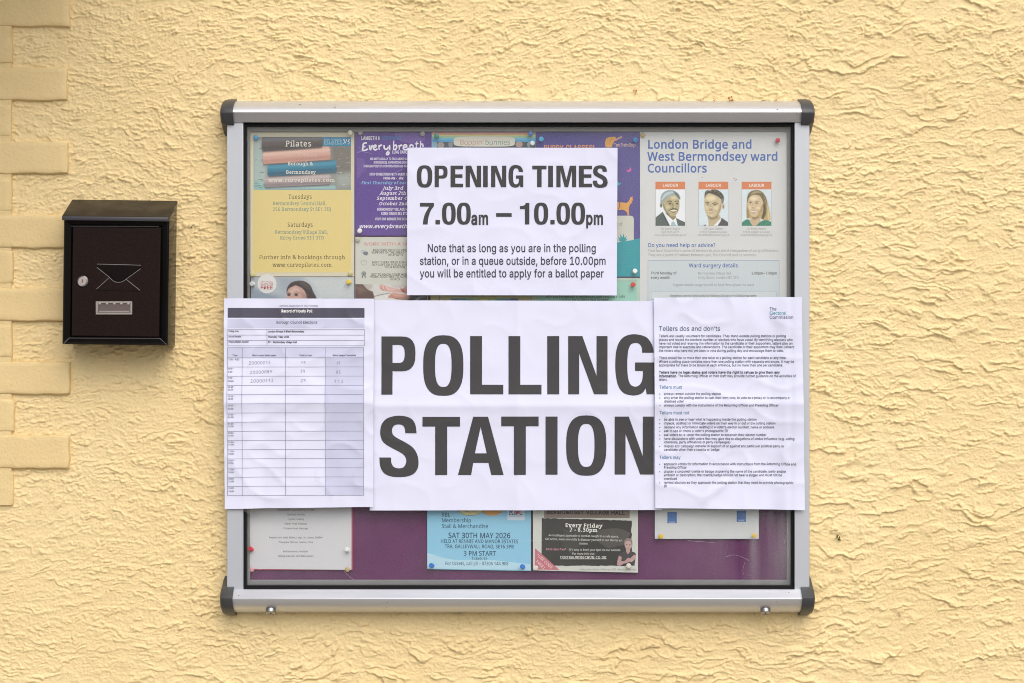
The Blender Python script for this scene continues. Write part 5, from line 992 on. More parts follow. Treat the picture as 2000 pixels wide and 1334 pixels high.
C7 = crop(680, 240, 7.411); C8 = crop(680, 400, 6.672)
pur = poster('deep purple support group poster with white italic dates', 694, 257, 843, 460, '#5c3f8f')
PW = '#e6dfe8'
pur.blob('picture', '#6d4f98', C7([(130, 500), (230, 520), (240, 640), (180, 760), (130, 800)]), 0); pur.blob('picture', '#7357a0', C7([(660, 140), (900, 130), (1120, 170), (1110, 260), (900, 300), (700, 240)]), 0)
pur.blob('picture', '#6a4b9c', C7([(400, 1150), (640, 1300), (850, 1250), (850, 1330), (500, 1334)]), 0)
for t, X0, X1, Y, cap, c in (('LAMBETH &', 190, 462, 246, 6.8, PW), ('SOUTHWARK', 484, 776, 246, 6.8, '#4a79b8'), ('LUNG CANC', 637, 856, 443, 5.8, PW), ('WE MEET LOCALLY TO TALK ABOUT OU', 318, 858, 535, 4.1, PW), ('EXPERIENCES. SUPPORTING EACH', 370, 850, 588, 4.1, PW),
                          ('THROUGH POSITIVE CONVERSATION AND PRA', 220, 862, 642, 4.3, PW), ('DROP IN MEETINGS WITH GUEST SP', 310, 875, 760, 4.6, PW), ('FROM 4PM -  6PM', 510, 800, 818, 4.6, PW), ('BERMONDSEY VILLAGE HA', 418, 880, 1268, 4.8, PW)):
    line(pur, 'lettering', c, t, C7, X0, X1, Y, cap, font='gro', bold=24)
for t, X0, X1, Y, cap in (('KIRBY GROVE SE1 3TD', 430, 772, 131, 5, ), ('VISIT OUR WEBSITE FOR DETA', 350, 775, 200, 4.6)): line(pur, 'lettering', PW, t, C8, X0, X1, Y, cap, font='gro', bold=24)
for t, X0, X1, Y, cap, c in (('First Thursday of eac', 190, 848, 886, 5.3, '#7fb4d8'), ('July 3rd', 505, 800, 965, 5.9, PW), ('August 7th', 460, 840, 1038, 5.9, PW), ('September 4', 412, 850, 1112, 5.9, PW), ('October 2nd', 446, 858, 1190, 5.9, PW)):
    line(pur, 'lettering', c, t, C7, X0, X1, Y, cap, font='slab', bold=24, shear=.22)
line(pur, 'heading', PW, 'www.everybreath', C8, 140, 770, 303, 7.6, font='hum', bold=22, shear=.3)
wv = 3.1
for st in ([(272, 290), (225, 298), (216, 340), (250, 342)], [(222, 340), (208, 388), (240, 398), (285, 378)], [(308, 322), (322, 390), (352, 318)], [(372, 358), (400, 345), (398, 322), (374, 335), (368, 376), (395, 390), (425, 375)],
           [(442, 325), (450, 390)], [(448, 350), (465, 325), (492, 325)], [(520, 322), (525, 370), (560, 380), (585, 345)], [(598, 320), (600, 400), (580, 458), (555, 450), (572, 420), (610, 400)],
           [(660, 258), (655, 385)], [(658, 340), (690, 320), (702, 355), (680, 386), (655, 378)], [(735, 322), (742, 388)], [(740, 350), (760, 325), (785, 328)], [(805, 358), (845, 345), (838, 318), (810, 325), (800, 372), (830, 388), (870, 375)],
           [(935, 325), (905, 320), (890, 350)], [(940, 318), (940, 360)], [(995, 270), (985, 360)], [(965, 305), (1020, 300)], [(1050, 262), (1045, 360)], [(1048, 320), (1075, 305), (1085, 350)]):
    pur.stroke('heading', '#eee8ee', C7(st), wv, 2 + .15 * (hash(st[0]) % 7))
for st in ([(135, 345), (200, 362), (350, 370)], [(140, 415), (230, 400), (330, 372)]): pur.stroke('heading', '#7d8ccc', C7(st), .7, 1)

men = poster('off-white mentoring flyer with grey icons and a photo of hands on a desk', 694, 463, 834, 588.5, '#cfcdc0', 'flyer')
line(men, 'heading', '#d98d84', 'WORK WITH A M', C8, 203, 768, 530, 6.1, font='gro', bold=6)
for t, X0, X1, Y in (('MENTORS PROVIDE ONE', 325, 766, 603), ('SUPPORT IN THE AREAS T', 303, 766, 635), ('HELP WITH', 520, 712, 667), ('MEET EVERY WEEK FOR 6', 313, 768, 762), ('IN A CAFE OR PUBLIC PLA', 305, 768, 795), ('YOUR MENTOR', 472, 742, 826),
                     ('GET TO KNOW YOUR MEN', 300, 768, 922), ('WORK TOGETHER TO ACHI', 287, 768, 951), ('GOALS', 550, 675, 983)): line(men, 'lettering', '#4c4b47', t, C8, X0, X1, Y, 4.2, font='gro', bold=7)
men.ell('icon', '#b9bcba', *C8([(195, 610)])[0], 5, 3.4, 0); men.ell('icon', '#777d82', *C8([(228, 632)])[0], 5, 3.6, 1); men.poly('icon', '#777d82', C8([(225, 648), (250, 645), (240, 665)]), 1.2)
men.ell('icon', '#a9aaa6', *C8([(203, 735)])[0], 6, 1.6, 0); men.ell('icon', '#cfcdc0', *C8([(203, 737)])[0], 5, 1, 1); men.blob('icon', '#a9aaa6', C8([(160, 742), (245, 742), (235, 775), (203, 790), (172, 775)]), 0.5); men.blob('icon', '#cfcdc0', C8([(168, 748), (238, 748), (228, 772), (203, 782), (178, 772)]), 1.5)
men.ell('icon', '#7b7f80', *C8([(203, 898)])[0], 4.6, 4.6, 0); men.ell('icon', '#b4b5b0', *C8([(203, 898)])[0], 3.2, 3.2, 1); men.ell('icon', '#7b7f80', *C8([(203, 898)])[0], 2.2, 2.2, 2); men.poly('icon', '#7b7f80', C8([(178, 925), (195, 930), (190, 955), (175, 950)]), .3); men.poly('icon', '#7b7f80', C8([(228, 925), (212, 930), (216, 955), (231, 950)]), .3)
sp = SoftPrint(men, *C8([(95, 1034)])[0], *C8([(1030, 1256)])[0], '#d6d1c9', seed=9)
def hb(c, pts, soft=None): sp.poly(c, C8(pts), 0, soft)
hb('#bdb5aa', [(180, 1030), (320, 1030), (310, 1090), (260, 1115), (225, 1090)], 2.5); hb('#66504a', [(85, 1030), (190, 1032), (250, 1100), (320, 1130), (345, 1210), (345, 1270), (85, 1270)], 1.2); hb('#7d655c', [(90, 1060), (180, 1060), (230, 1120), (150, 1160)], 4)
hb('#e3dfd8', [(342, 1215), (520, 1165), (700, 1150), (800, 1270), (342, 1270)], 2); hb('#8a817a', [(340, 1190), (420, 1168), (545, 1146), (545, 1154), (420, 1178), (340, 1199)], .6); hb('#c9c2ba', [(560, 1040), (760, 1040), (760, 1080), (600, 1075)], 3)
hb('#d6a89d', [(400, 1050), (440, 1036), (500, 1060), (640, 1098), (740, 1106), (740, 1148), (600, 1140), (470, 1122), (415, 1098)], 1.2); hb('#e2bbb0', [(440, 1056), (500, 1072), (620, 1108), (560, 1118), (460, 1090)], 2); hb('#b87f72', [(430, 1060), (445, 1095), (470, 1118), (455, 1118), (425, 1090)], .7); hb('#c07f74', [(470, 1062), (490, 1095), (505, 1112), (490, 1110), (468, 1080)], .6)
hb('#c98d82', [(672, 1068), (700, 1092), (720, 1084), (765, 1060), (770, 1160), (700, 1132)], 1.4); hb('#9a645a', [(690, 1100), (730, 1110), (760, 1150), (700, 1130)], 1.6)
hb('#c98f80', [(520, 1196), (575, 1150), (660, 1158), (820, 1180), (825, 1228), (700, 1224), (600, 1212), (530, 1218)], 1.2); hb('#ddaa9b', [(580, 1160), (680, 1170), (790, 1190), (680, 1196), (590, 1184)], 2); hb('#8c5a4e', [(560, 1206), (700, 1222), (820, 1228), (800, 1240), (640, 1232)], 1.1)
hb('#4c525b', [(795, 1172), (1040, 1172), (1040, 1270), (830, 1270), (800, 1215)], 1.2); hb('#8d97a2', [(870, 1262), (905, 1205), (960, 1190), (1020, 1180), (1000, 1200), (940, 1215), (900, 1262)], 2); hb('#2f343a', [(740, 1270), (800, 1215), (860, 1225), (830, 1270)], 2)
sp.finish('picture'); men.rect('picture', '#dcdad2', *C8([(1030, 1170)])[0], *C8([(1034, 1256)])[0], 2)

bop = poster('rainbow topped toddler music poster tucked behind the opening times sheet', 843, 258, 1046, 540, '#8fb6c8')
CB = crop(790, 240, 3.7064)
for y0, y1, c in ((66, 76, '#c98a98'), (76, 86, '#d9a78a'), (86, 96, '#dcd08e'), (96, 108, '#a9cfa6'), (108, 122, '#7fc0d6'), (122, 138, '#57a9d4')): bop.rect('picture', c, *CB([(200, y0)])[0], *CB([(947, y1)])[0], 0)
bop.rect('picture', '#4f5960', *CB([(235, 138)])[0], *CB([(947, 200)])[0], 1)
for X, Y, rx, c in ((262, 160, 26, '#a39c96'), (335, 155, 18, '#8b8f94'), (830, 155, 26, '#b79c90'), (912, 158, 26, '#9aa4a4')): bop.ell('picture', c, *CB([(X, Y)])[0], rx / 3.7, 6, 2)
bop.poly('heading', '#dfd9c6', [(CB([(578, 135)])[0][0] + a, CB([(578, 135)])[0][1] + b) for a, b in oval(-60, 60, -10, 10, 5, 36)], 3)
line(bop, 'heading', '#c98d7c', "Boppin'", CB, 398, 572, 158, 9.6, font='hum', bold=-6, layer=4, shear=.08); line(bop, 'heading', '#7a9aa0', 'bunnies', CB, 582, 765, 158, 9.6, font='hum', bold=0, layer=4, shear=.08)

CP = crop(1040, 240, 5.56); CQ = crop(1040, 460, 8.0)
pup = poster('violet puppy class poster with an orange dog and a teal foot', 1046, 257, 1250, 541, '#57508f')
pup.poly('picture', '#149aa2', CQ([(48, 130), (1440, 90), (1690, 40), (1685, 640), (48, 640)]), 0)
line(pup, 'heading', '#dc9a6a', 'PUPPY CLASSES!', CP, 122, 676, 300, 10.5, font='gro', bold=24)
OR = '#e0a254'
pup.blob('picture', OR, CP([(790, 255), (788, 215), (800, 170), (830, 155), (880, 150), (903, 152), (905, 170), (892, 200), (880, 215), (868, 235), (866, 262), (820, 268)]), 1); pup.stroke('picture', '#a8703a', CP([(862, 168), (848, 185), (842, 205), (830, 215)]), .5, 2)
pup.blob('picture', '#d8a08c', CP([(893, 195), (905, 175), (945, 155), (962, 142), (972, 148), (968, 165), (945, 172), (910, 192)]), 1.5)
line(pup, 'heading', '#e2bfa8', 'Temi Trains Dogs', CP, 888, 1120, 256, 6.2, font='hum', bold=14)
pup.blob('picture', '#d05aa0', CP([(1018, 520), (1035, 508), (1050, 510), (1058, 478), (1074, 505), (1070, 520), (1052, 535), (1032, 530)]), 1); pup.blob('picture', '#3aa8cc', CP([(905, 640), (925, 632), (938, 655), (965, 648), (955, 668), (935, 680), (915, 668)]), 1)
pup.blob('picture', OR, CP([(905, 862), (960, 862), (1020, 868), (1050, 842), (1062, 806), (1098, 800), (1085, 820), (1095, 838), (1078, 850), (1085, 866), (1062, 885), (1048, 925), (1050, 1005), (1030, 1005), (1026, 975), (985, 945), (905, 948)]), 1)
pup.stroke('picture', '#3d3a66', CP([(945, 860), (946, 900), (930, 940)]), 1.2, 2)
pup.poly('panel', '#cfcdbf', CP([(700, 1008), (1070, 1008), (1090, 1016), (1100, 1036), (1100, 1270), (700, 1334)]), .8); line(pup, 'lettering', '#6f6d72', 'the start of', CP, 800, 976, 1118, 6.6, font='hum')
for a, h in ((-62, 60), (-38, 75), (-14, 88), (10, 95), (34, 80), (58, 70)):
    an = math.radians(a); bx, by = 985, 1290; tx, ty = bx + h * math.sin(an) * 1.1 - 10, by - h * math.cos(an); pup.poly('picture', '#149aa2', CP([(bx - 28, by), (tx, ty), (bx + 18, by)]), 1.3 + (a + 62) / 400)
pup.rect('border', '#4a4550', 1050, 540.9, 1248, 544.3, 0)  # dark strip along the poster's lower edge

yel = poster('pale yellow poster with a blue border and rainbow picture', 841, 545, 1044, 800, '#cbbf86'); Y0 = crop(700, 570, 3.0317)
for x in (857.5, 1036): yel.rect('border', '#7f98a4', x, 545, x + 2.2, 800, 0)
cols = ['#2f6d9c', '#3a86a0', '#4fa08e', '#9db86a', '#c8c06a', '#8fb46a', '#4a9a8e', '#2f7ba0', '#2a5c94']
for k, c in enumerate(cols):
    a, b = 880 + k * 14.6, 880 + (k + 1) * 14.6; yel.poly('picture', c, [(a, 583), (b, 583), (b + 12, 760), (a + 12, 760)], 0)

mint = poster('mint green counselling poster with dark serif text', 1044, 543, 1250, 830, '#b9cdbb')
mint.rect('panel', '#9fcdb9', 1047, 548.5, 1244, 828, 0); mint.rect('border', '#7d9488', 1047, 548.2, 1244, 549, 1)
line(mint, 'lettering', '#4c6a60', "Are you facing life's challenges and seeking a safe", CQ, 218, 1450, 970, 5, font='slab', bold=12); line(mint, 'lettering', '#4c6a60', 'space for healing and growth?', CQ, 462, 1208, 1024, 5, font='slab', bold=12); line(mint, 'heading', '#5a706a', 'life.', CQ, 1230, 1352, 838, 6, font='slab', bold=10)

cou = poster('large white councillors poster with blue headings and three portraits', 1250, 257, 1538, 668, '#d7d6d2')
C4 = crop(1240, 250, 6.065); C5 = crop(1240, 430, 5.8); BH = '#4767ab'
for t, X1, Y in (('London Bridge and', 1393, 243), ('West Bermondsey ward', 1700, 386), ('Councillors', 858, 525)): line(cou, 'heading', BH, t, C4, 148, X1, Y, 16.2, font='hum', bold=20)
for X0 in (243, 753, 1265):
    cou.rect('portrait', '#d98154', *C4([(X0, 636)])[0], *C4([(X0 + 353, 727)])[0], 0); line(cou, 'portrait', '#f0e0d2', 'LABOUR', C4, X0 + 86, X0 + 268, 696, 5.6, font='hum', bold=26)
    cou.rect('portrait', '#8d9a9c', *C4([(X0, 727)])[0], *C4([(X0 + 353, 1160)])[0], 0)
def sitter(X0):
    global sp
    sp = SoftPrint(cou, *C4([(X0 + 3, 727)])[0], *C4([(X0 + 350, 1157)])[0], '#ccd5d7', seed=X0, cell=.45)
KP = crop(1250, 318, 6.876)
def cb(c, pts, soft=.8): sp.poly(c, KP(pts), 0, soft)
def cp(c, pts, soft=.5): sp.poly(c, KP(pts), 0, soft, False)
def ce(c, x, y, rx, ry, soft=.6, alpha=1., rot=0.): q = KP([(x, y)])[0]; sp.ell(c, q[0], q[1], rx / 6.876, ry / 6.876, 0, rot, soft, alpha)
# grey-haired man with a moustache in a dark suit
sitter(243)
ce((224, 230, 232), 560, 600, 50, 160, 5, .6); cb((125, 112, 79), [(345, 670), (400, 690), (480, 705), (486, 745), (445, 778), (400, 745), (345, 700)]); cp((214, 218, 221), [(306, 655), (330, 668), (445, 775), (480, 736), (500, 790), (512, 846), (393, 846)])
cp((75, 83, 80), [(200, 742), (305, 655), (322, 692), (402, 850), (200, 850)]); cp((75, 83, 80), [(481, 738), (540, 768), (610, 800), (610, 850), (508, 850)]); cb((58, 65, 64), [(303, 664), (330, 704), (405, 850), (380, 850), (325, 740)]); cp((146, 165, 165), [(425, 800), (446, 782), (466, 796), (492, 850), (408, 850)])
ce((138, 123, 88), 283, 570, 18, 33); ce((95, 82, 58), 288, 573, 8, 20); cb((160, 147, 114), [(310, 525), (350, 478), (400, 445), (450, 430), (500, 450), (526, 495), (531, 560), (526, 620), (506, 670), (476, 706), (440, 721), (405, 712), (360, 670), (325, 620), (309, 575)])
ce((188, 176, 140), 455, 470, 44, 20, 2.2); ce((181, 168, 130), 372, 592, 24, 28, 2.4); ce((156, 143, 107), 508, 590, 12, 24, 1.8); cb((102, 90, 66), [(311, 540), (335, 610), (365, 660), (405, 708), (380, 704), (330, 640), (312, 590)], 1.6); ce((155, 141, 105), 455, 690, 28, 11, 1.5)
cb((51, 45, 36), [(360, 522), (398, 507), (429, 516), (426, 526), (396, 519), (364, 530)], .4); cb((51, 45, 36), [(466, 518), (500, 507), (526, 514), (522, 523), (497, 517), (470, 526)], .4)
ce((66, 57, 43), 403, 543, 21, 9, .5); ce((66, 57, 43), 499, 545, 19, 8, .5); ce((20, 17, 13), 405, 543, 7, 6, .3); ce((20, 17, 13), 500, 545, 7, 6, .3); ce((111, 99, 71), 400, 562, 25, 5, .8); ce((111, 99, 71), 500, 563, 20, 4, .8)
cb((106, 94, 66), [(428, 534), (440, 588), (428, 612), (444, 619), (455, 606), (448, 560)], .6); ce((182, 168, 130), 458, 592, 9, 13, .8); ce((70, 61, 44), 441, 613, 9, 3.5, .4); ce((70, 61, 44), 474, 613, 9, 3.5, .4)
cb((85, 78, 62), [(390, 642), (408, 619), (455, 611), (496, 618), (512, 636), (500, 642), (455, 629), (410, 642)], .5); cb((196, 187, 166), [(408, 636), (455, 629), (496, 634), (486, 646), (450, 652), (415, 646)], .4); cb((112, 84, 63), [(412, 650), (450, 657), (488, 650), (470, 667), (435, 668)], .5)
cb((103, 91, 66), [(384, 608), (374, 640), (380, 655), (371, 640), (380, 610)], .5); cb((127, 138, 136), [(273, 530), (277, 460), (300, 410), (350, 375), (410, 365), (470, 378), (522, 420), (543, 472), (538, 502), (524, 488), (500, 451), (450, 431), (400, 446), (350, 481), (312, 524), (302, 556), (286, 545)])
cb((163, 174, 174), [(286, 490), (335, 412), (420, 384), (482, 400), (430, 413), (360, 446), (300, 505)], 1.2); cb((79, 88, 87), [(440, 376), (505, 418), (540, 485), (522, 482), (475, 425)], 1.0); cb((125, 137, 136), [(300, 505), (350, 455), (420, 425), (380, 452), (320, 510)], .7)
sp.finish('portrait', 1, .07, 1.42)
# dark-haired man with an open white collar
sitter(753)
cb((181, 163, 127), [(912, 715), (1060, 690), (1088, 740), (1040, 800), (985, 850), (918, 850)]); cb((138, 122, 94), [(918, 722), (1045, 705), (1040, 740), (980, 765), (930, 755)], 1.4); cp((216, 217, 216), [(1040, 788), (1096, 736), (1112, 790), (1046, 850), (980, 850)]); cp((216, 217, 216), [(893, 850), (905, 790), (917, 768), (922, 850)]); cp((75, 74, 77), [(1096, 738), (1186, 800), (1186, 850), (1038, 850), (1078, 792)]); cp((75, 74, 77), [(843, 850), (880, 826), (886, 850)])
ce((189, 159, 125), 1117, 585, 18, 36); ce((148, 117, 90), 1121, 590, 8, 20); cb((193, 174, 137), [(865, 480), (885, 430), (920, 403), (990, 423), (1050, 453), (1086, 500), (1093, 560), (1086, 620), (1060, 680), (1020, 725), (970, 743), (920, 731), (885, 682), (866, 610), (861, 540)])
ce((217, 202, 166), 955, 478, 58, 32, 2.4); ce((212, 195, 157), 1028, 602, 28, 28, 2.2); ce((208, 190, 152), 892, 592, 16, 26, 1.8); cb((153, 133, 98), [(1092, 545), (1084, 632), (1045, 702), (1015, 728), (1052, 650), (1072, 580)], 1.8); cb((143, 127, 98), [(900, 702), (970, 732), (1040, 702), (1020, 732), (965, 748), (912, 734)], 1.1)
cb((70, 60, 47), [(871, 534), (905, 523), (931, 534), (931, 544), (900, 535), (874, 543)], .4); cb((70, 60, 47), [(966, 547), (1010, 530), (1050, 546), (1046, 553), (1008, 541), (970, 555)], .4)
ce((87, 73, 58), 907, 553, 20, 7.5, .5); ce((87, 73, 58), 1007, 559, 22, 7.5, .5); ce((31, 27, 22), 909, 553, 7, 6, .3); ce((31, 27, 22), 1006, 559, 7, 6, .3); ce((160, 140, 105), 905, 570, 22, 4, .8); ce((160, 140, 105), 1008, 577, 24, 4, .8)
cb((156, 135, 98), [(938, 556), (943, 604), (928, 622), (958, 632), (976, 620), (956, 606), (950, 570)], .6); ce((223, 207, 170), 952, 604, 8, 11, .8); ce((123, 102, 72), 936, 625, 6, 3, .4); ce((123, 102, 72), 968, 628, 7, 3, .4)
cb((150, 106, 82), [(900, 645), (950, 641), (1014, 650), (960, 653)], .4); cb((214, 204, 184), [(908, 650), (960, 653), (1004, 655), (970, 664), (930, 662)], .4); cb((169, 125, 99), [(915, 664), (960, 669), (996, 660), (970, 678), (935, 676)], .5); cb((160, 139, 103), [(1018, 630), (1030, 655), (1022, 668), (1020, 650)], .5); ce((205, 187, 149), 960, 705, 30, 12, 1.4)
cb((72, 68, 59), [(866, 465), (866, 430), (876, 390), (902, 368), (940, 372), (970, 357), (1030, 361), (1086, 394), (1121, 440), (1129, 490), (1115, 548), (1096, 542), (1086, 492), (1040, 451), (965, 418), (920, 408), (884, 440), (872, 475)]); cb((123, 116, 99), [(1088, 485), (1124, 475), (1118, 545), (1099, 546)], .9)
for x, y, r in ((900, 392, 15), (950, 380, 18), (1010, 380, 20), (1060, 405, 18), (1090, 445, 14)): ce('#6f6a5c', x, y, r, r * .45, .7, .8, -.3 + (x - 900) / 200); ce('#2e2b26', x + 14, y + 14, r * .8, r * .3, .6, .8, .4)
sp.finish('portrait', 1, .07, 1.15)
# fair-haired woman in a green patterned top
sitter(1265)
cb((180, 157, 105), [(1433, 520), (1445, 440), (1480, 390), (1540, 367), (1600, 371), (1660, 410), (1702, 490), (1727, 580), (1747, 690), (1754, 765), (1720, 778), (1650, 767), (1600, 740), (1480, 745), (1428, 742), (1428, 620)]); cb((138, 122, 80), [(1436, 620), (1450, 600), (1470, 700), (1462, 742), (1440, 742)], 1.2); cb((205, 185, 133), [(1700, 560), (1722, 620), (1745, 750), (1722, 765), (1710, 660)], 1.2)
cb((191, 167, 134), [(1500, 705), (1600, 690), (1618, 780), (1575, 850), (1505, 850), (1478, 780)]); cb((143, 121, 87), [(1500, 722), (1600, 695), (1600, 740), (1540, 765), (1505, 752)], 1.3); cb((47, 122, 95), [(1360, 850), (1370, 802), (1430, 760), (1470, 764), (1482, 800), (1515, 850)]); cb((47, 122, 95), [(1552, 850), (1620, 790), (1690, 768), (1770, 795), (1770, 850)])
for k in range(60):
    x, y = rs.choice([(rs.uniform(1372, 1480), rs.uniform(785, 842)), (rs.uniform(1590, 1762), rs.uniform(785, 842))]); ce(rs.choice(['#58a088', '#1d4f40', '#3f9077']), x, y, 4, 3, .35)
cb((201, 177, 141), [(1451, 510), (1480, 453), (1540, 430), (1600, 440), (1642, 500), (1657, 570), (1642, 640), (1612, 690), (1562, 723), (1520, 726), (1484, 691), (1460, 632), (1449, 570)])
ce((224, 204, 169), 1530, 480, 48, 26, 2.2); ce((219, 194, 158), 1478, 600, 18, 24, 1.8); ce((219, 194, 158), 1594, 606, 26, 24, 2); cb((160, 135, 95), [(1657, 545), (1646, 640), (1600, 698), (1570, 720), (1612, 640), (1632, 580)], 1.6)
cb((89, 74, 51), [(1460, 521), (1485, 510), (1507, 520), (1485, 517)], .4); cb((89, 74, 51), [(1538, 523), (1570, 511), (1608, 526), (1570, 519)], .4); ce((91, 74, 51), 1482, 536, 18, 7.5, .5); ce((91, 74, 51), 1566, 541, 21, 7.5, .5); ce((31, 25, 17), 1484, 536, 7, 6, .3); ce((31, 25, 17), 1565, 541, 7, 6, .3)
cb((165, 138, 99), [(1508, 540), (1512, 588), (1496, 605), (1520, 613), (1537, 601), (1520, 590)], .6); ce((227, 207, 172), 1519, 588, 7, 11, .8); ce((128, 102, 69), 1503, 606, 5, 2.6, .4); ce((128, 102, 69), 1528, 608, 6, 2.6, .4)
cb((165, 108, 94), [(1473, 638), (1520, 633), (1578, 638), (1520, 643)], .4); cb((218, 208, 190), [(1480, 641), (1520, 643), (1570, 643), (1550, 659), (1515, 665), (1490, 657)], .4); cb((168, 111, 96), [(1488, 661), (1518, 669), (1553, 662), (1530, 679), (1505, 678)], .5); cb((171, 145, 107), [(1590, 620), (1596, 650), (1585, 672), (1586, 648)], .5)
cb((102, 91, 65), [(1438, 515), (1449, 430), (1490, 384), (1560, 367), (1622, 380), (1672, 430), (1702, 500), (1700, 620), (1690, 700), (1655, 762), (1628, 745), (1655, 650), (1660, 560), (1640, 490), (1605, 442), (1545, 427), (1490, 441), (1456, 490), (1450, 540)], .7)
cb((159, 144, 101), [(1474, 425), (1530, 385), (1600, 383), (1640, 410), (1580, 402), (1510, 420)], .9); cb((151, 135, 90), [(1660, 430), (1695, 520), (1712, 640), (1700, 700), (1690, 560)], .9); cb((68, 59, 40), [(1650, 560), (1672, 560), (1676, 650), (1650, 740), (1640, 730), (1660, 650)], .8)
sp.finish('portrait', 1, .07, 1.15)
GT = '#8c8c88'
for cx, a, b, c in ((419, 'Cllr Sunil Chopra', '020 7525 4277', 'sunil.chopra@southwark.gov.uk'), (930, 'Cllr Sam Dalton', '07722 533858 (mobile)', 'sam.dalton@southwark.gov.uk'), (1440, 'Cllr Emily Hickson', '07731 936031 (mobile)', 'emily.hickson@southwark.gov.uk')):
    for t, w, Y in ((a, 116, 1205), (b, 104 if cx < 500 else 160, 1245), (c, 188, 1279)): line(cou, 'lettering', GT, t, C4, cx - w, cx + w, Y, 3.9, font='hum')
for t, X0, X1, Y, cap, c, bo in (('Do you need help or advice?', 148, 912, 304, 7.2, BH, 16), ('Your local Councillors serve all electors in your ward irrespective of party affiliations.', 148, 1630, 359, 5, '#90908f', 0), ('They are a point of contact between you, the Council and its services.', 148, 1380, 408, 5, '#90908f', 0),
                              ('Ward surgery details', 612, 1168, 534, 7.2, BH, 16), ('Third Monday of', 180, 472, 614, 5, '#62645f', 22), ('every month', 180, 402, 664, 5, '#62645f', 22), ('Bermondsey Village Hall,', 714, 1097, 615, 4.8, '#92938f', 0), ('Kirby Grove, London SE1 3TD', 714, 1176, 665, 4.8, '#92938f', 0),
                              ('6.00pm– 7.00pm', 1322, 1612, 615, 5, '#62645f', 22), ('Regular mobile surgeries will be held throughout the ward', 428, 1350, 747, 4.8, '#8b8d8b', 0), ('Surgeries are not held on Bank holidays, Easter or in Christmas week.', 396, 1385, 868, 4.6, '#7d8a9a', 8)): line(cou, 'lettering', c, t, C5, X0, X1, Y, cap, font='hum', bold=bo)
def frame(p, part, c, x0, y0, x1, y1, w, ly=0.5):
    p.rect(part, c, x0, y0, x1, y0 + w, ly); p.rect(part, c, x0, y1 - w, x1, y1, ly); p.rect(part, c, x0, y0 + w, x0 + w, y1 - w, ly); p.rect(part, c, x1 - w, y0 + w, x1, y1 - w, ly)
(a, b), (c, d) = C5([(146, 454), (1636, 1200)]); cou.rect('panel', '#ccd2d2', a, b, c, d, 0); frame(cou, 'border', '#6f87b0', a, b, c, d, .6)
(a, b), (c, d) = C5([(182, 810), (1606, 900)]); cou.rect('panel', '#d3d6d3', a, b, c, d, 1); frame(cou, 'border', '#9aa6ae', a, b, c, d, .5, 1.6)

girl = poster('grey class poster with the photo of a dark-haired child and a round white badge', 490, 541, 692, 832, '#b4b9bc')
sp = SoftPrint(girl, 490.3, 541.5, 691.5, 600, '#b2b8bc', cell=.7, seed=14)
girl.ell('badge', '#dfdcd6', *C2([(245, 970)])[0], 18.6, 18.6, 1, 36)
for t, X0, X1, Y, cap in (('TRY A FULL', 177, 306, 957, 3.1), ('CLASS FOR', 177, 308, 980, 3.1), ('FREE', 177, 307, 1026, 7)): line(girl, 'badge', '#b4424e', t, C2, X0, X1, Y, cap, font='gro', bold=20 if cap > 4 else 8, layer=2)
def gb(c, pts, ly, soft=None): sp.poly(c, C2(pts), ly, soft)
gb('#c8ccc9', [(620, 890), (1150, 890), (1150, 1140), (780, 1140), (700, 980)], .2, 9); gb('#939ea9', [(60, 1000), (300, 1075), (480, 1140), (60, 1180)], .2, 6); gb('#a3abb2', [(340, 890), (620, 890), (560, 960), (420, 1060)], .2, 7)
gb('#453c3c', [(445, 1060), (452, 1010), (490, 960), (560, 938), (630, 945), (690, 985), (720, 1050), (755, 1120), (765, 1260), (640, 1260), (640, 1100), (560, 1060)], 1.5); gb('#c79f92', [(452, 1070), (470, 1020), (540, 985), (610, 1020), (645, 1080), (650, 1200), (560, 1260), (470, 1240), (448, 1130)], 2)
gb('#d3b0a3', [(470, 1050), (530, 1005), (585, 1030), (560, 1060), (500, 1068)], 2.3)
for x in (470, 545): q = C2([(x, 1085)])[0]; sp.ell('#383434', q[0], q[1], 3.2, 2.2, 3); sp.ell('#8d6f66', q[0], q[1] - 2.6, 4.6, 1.6, 2.8)
gb('#5f463f', [(448, 1068), (468, 1056), (486, 1062), (468, 1061)], 3.2, .5); gb('#5f463f', [(514, 1064), (545, 1048), (592, 1066), (545, 1055)], 3.2, .5); gb('#b08a7c', [(600, 1060), (648, 1085), (650, 1140), (610, 1140)], 2.4, 3); gb('#5d5352', [(560, 945), (640, 960), (690, 1030), (640, 1000)], 1.7, 3)
sp.finish('picture')

C6 = crop(420, 960, 5.131)
bk = poster('narrow red sheet showing behind the white healing list', 484, 835, 689.5, 1113.5, '#b3485a', 'paper', d=.0134, name='paper_sheet')
hl = poster('white list of healing and massage offers at the lower left of the felt', 481.5, 828, 686.5, 1112, '#d2d0cf', 'notice', d=.0142, name='paper_notice', skew=(0, 0, 1, -1))
for t, X0, X1, Y in (('Animal Reiki Healing (bring you pet)', 625, 996, 192), ('Spiritual Healing', 724, 898, 239), ('Crystal Healing', 728, 890, 285), ('Indian Head Massage', 697, 920, 331), ('Chinese Head Massage', 684, 934, 378), ('Readers are: Liesl, Elaine, Luigi, Liz, Louise, Debbie', 542, 1077, 469), ('Therapies: Sharon, Loretta, Chris', 636, 982, 516),
                     ('Refreshments Available', 682, 932, 609), ('Selling stall with affordable prices', 630, 986, 655)): line(hl, 'lettering', '#5a585e', t, C6, X0, X1, Y, 3.4, font='hum', bold=6)

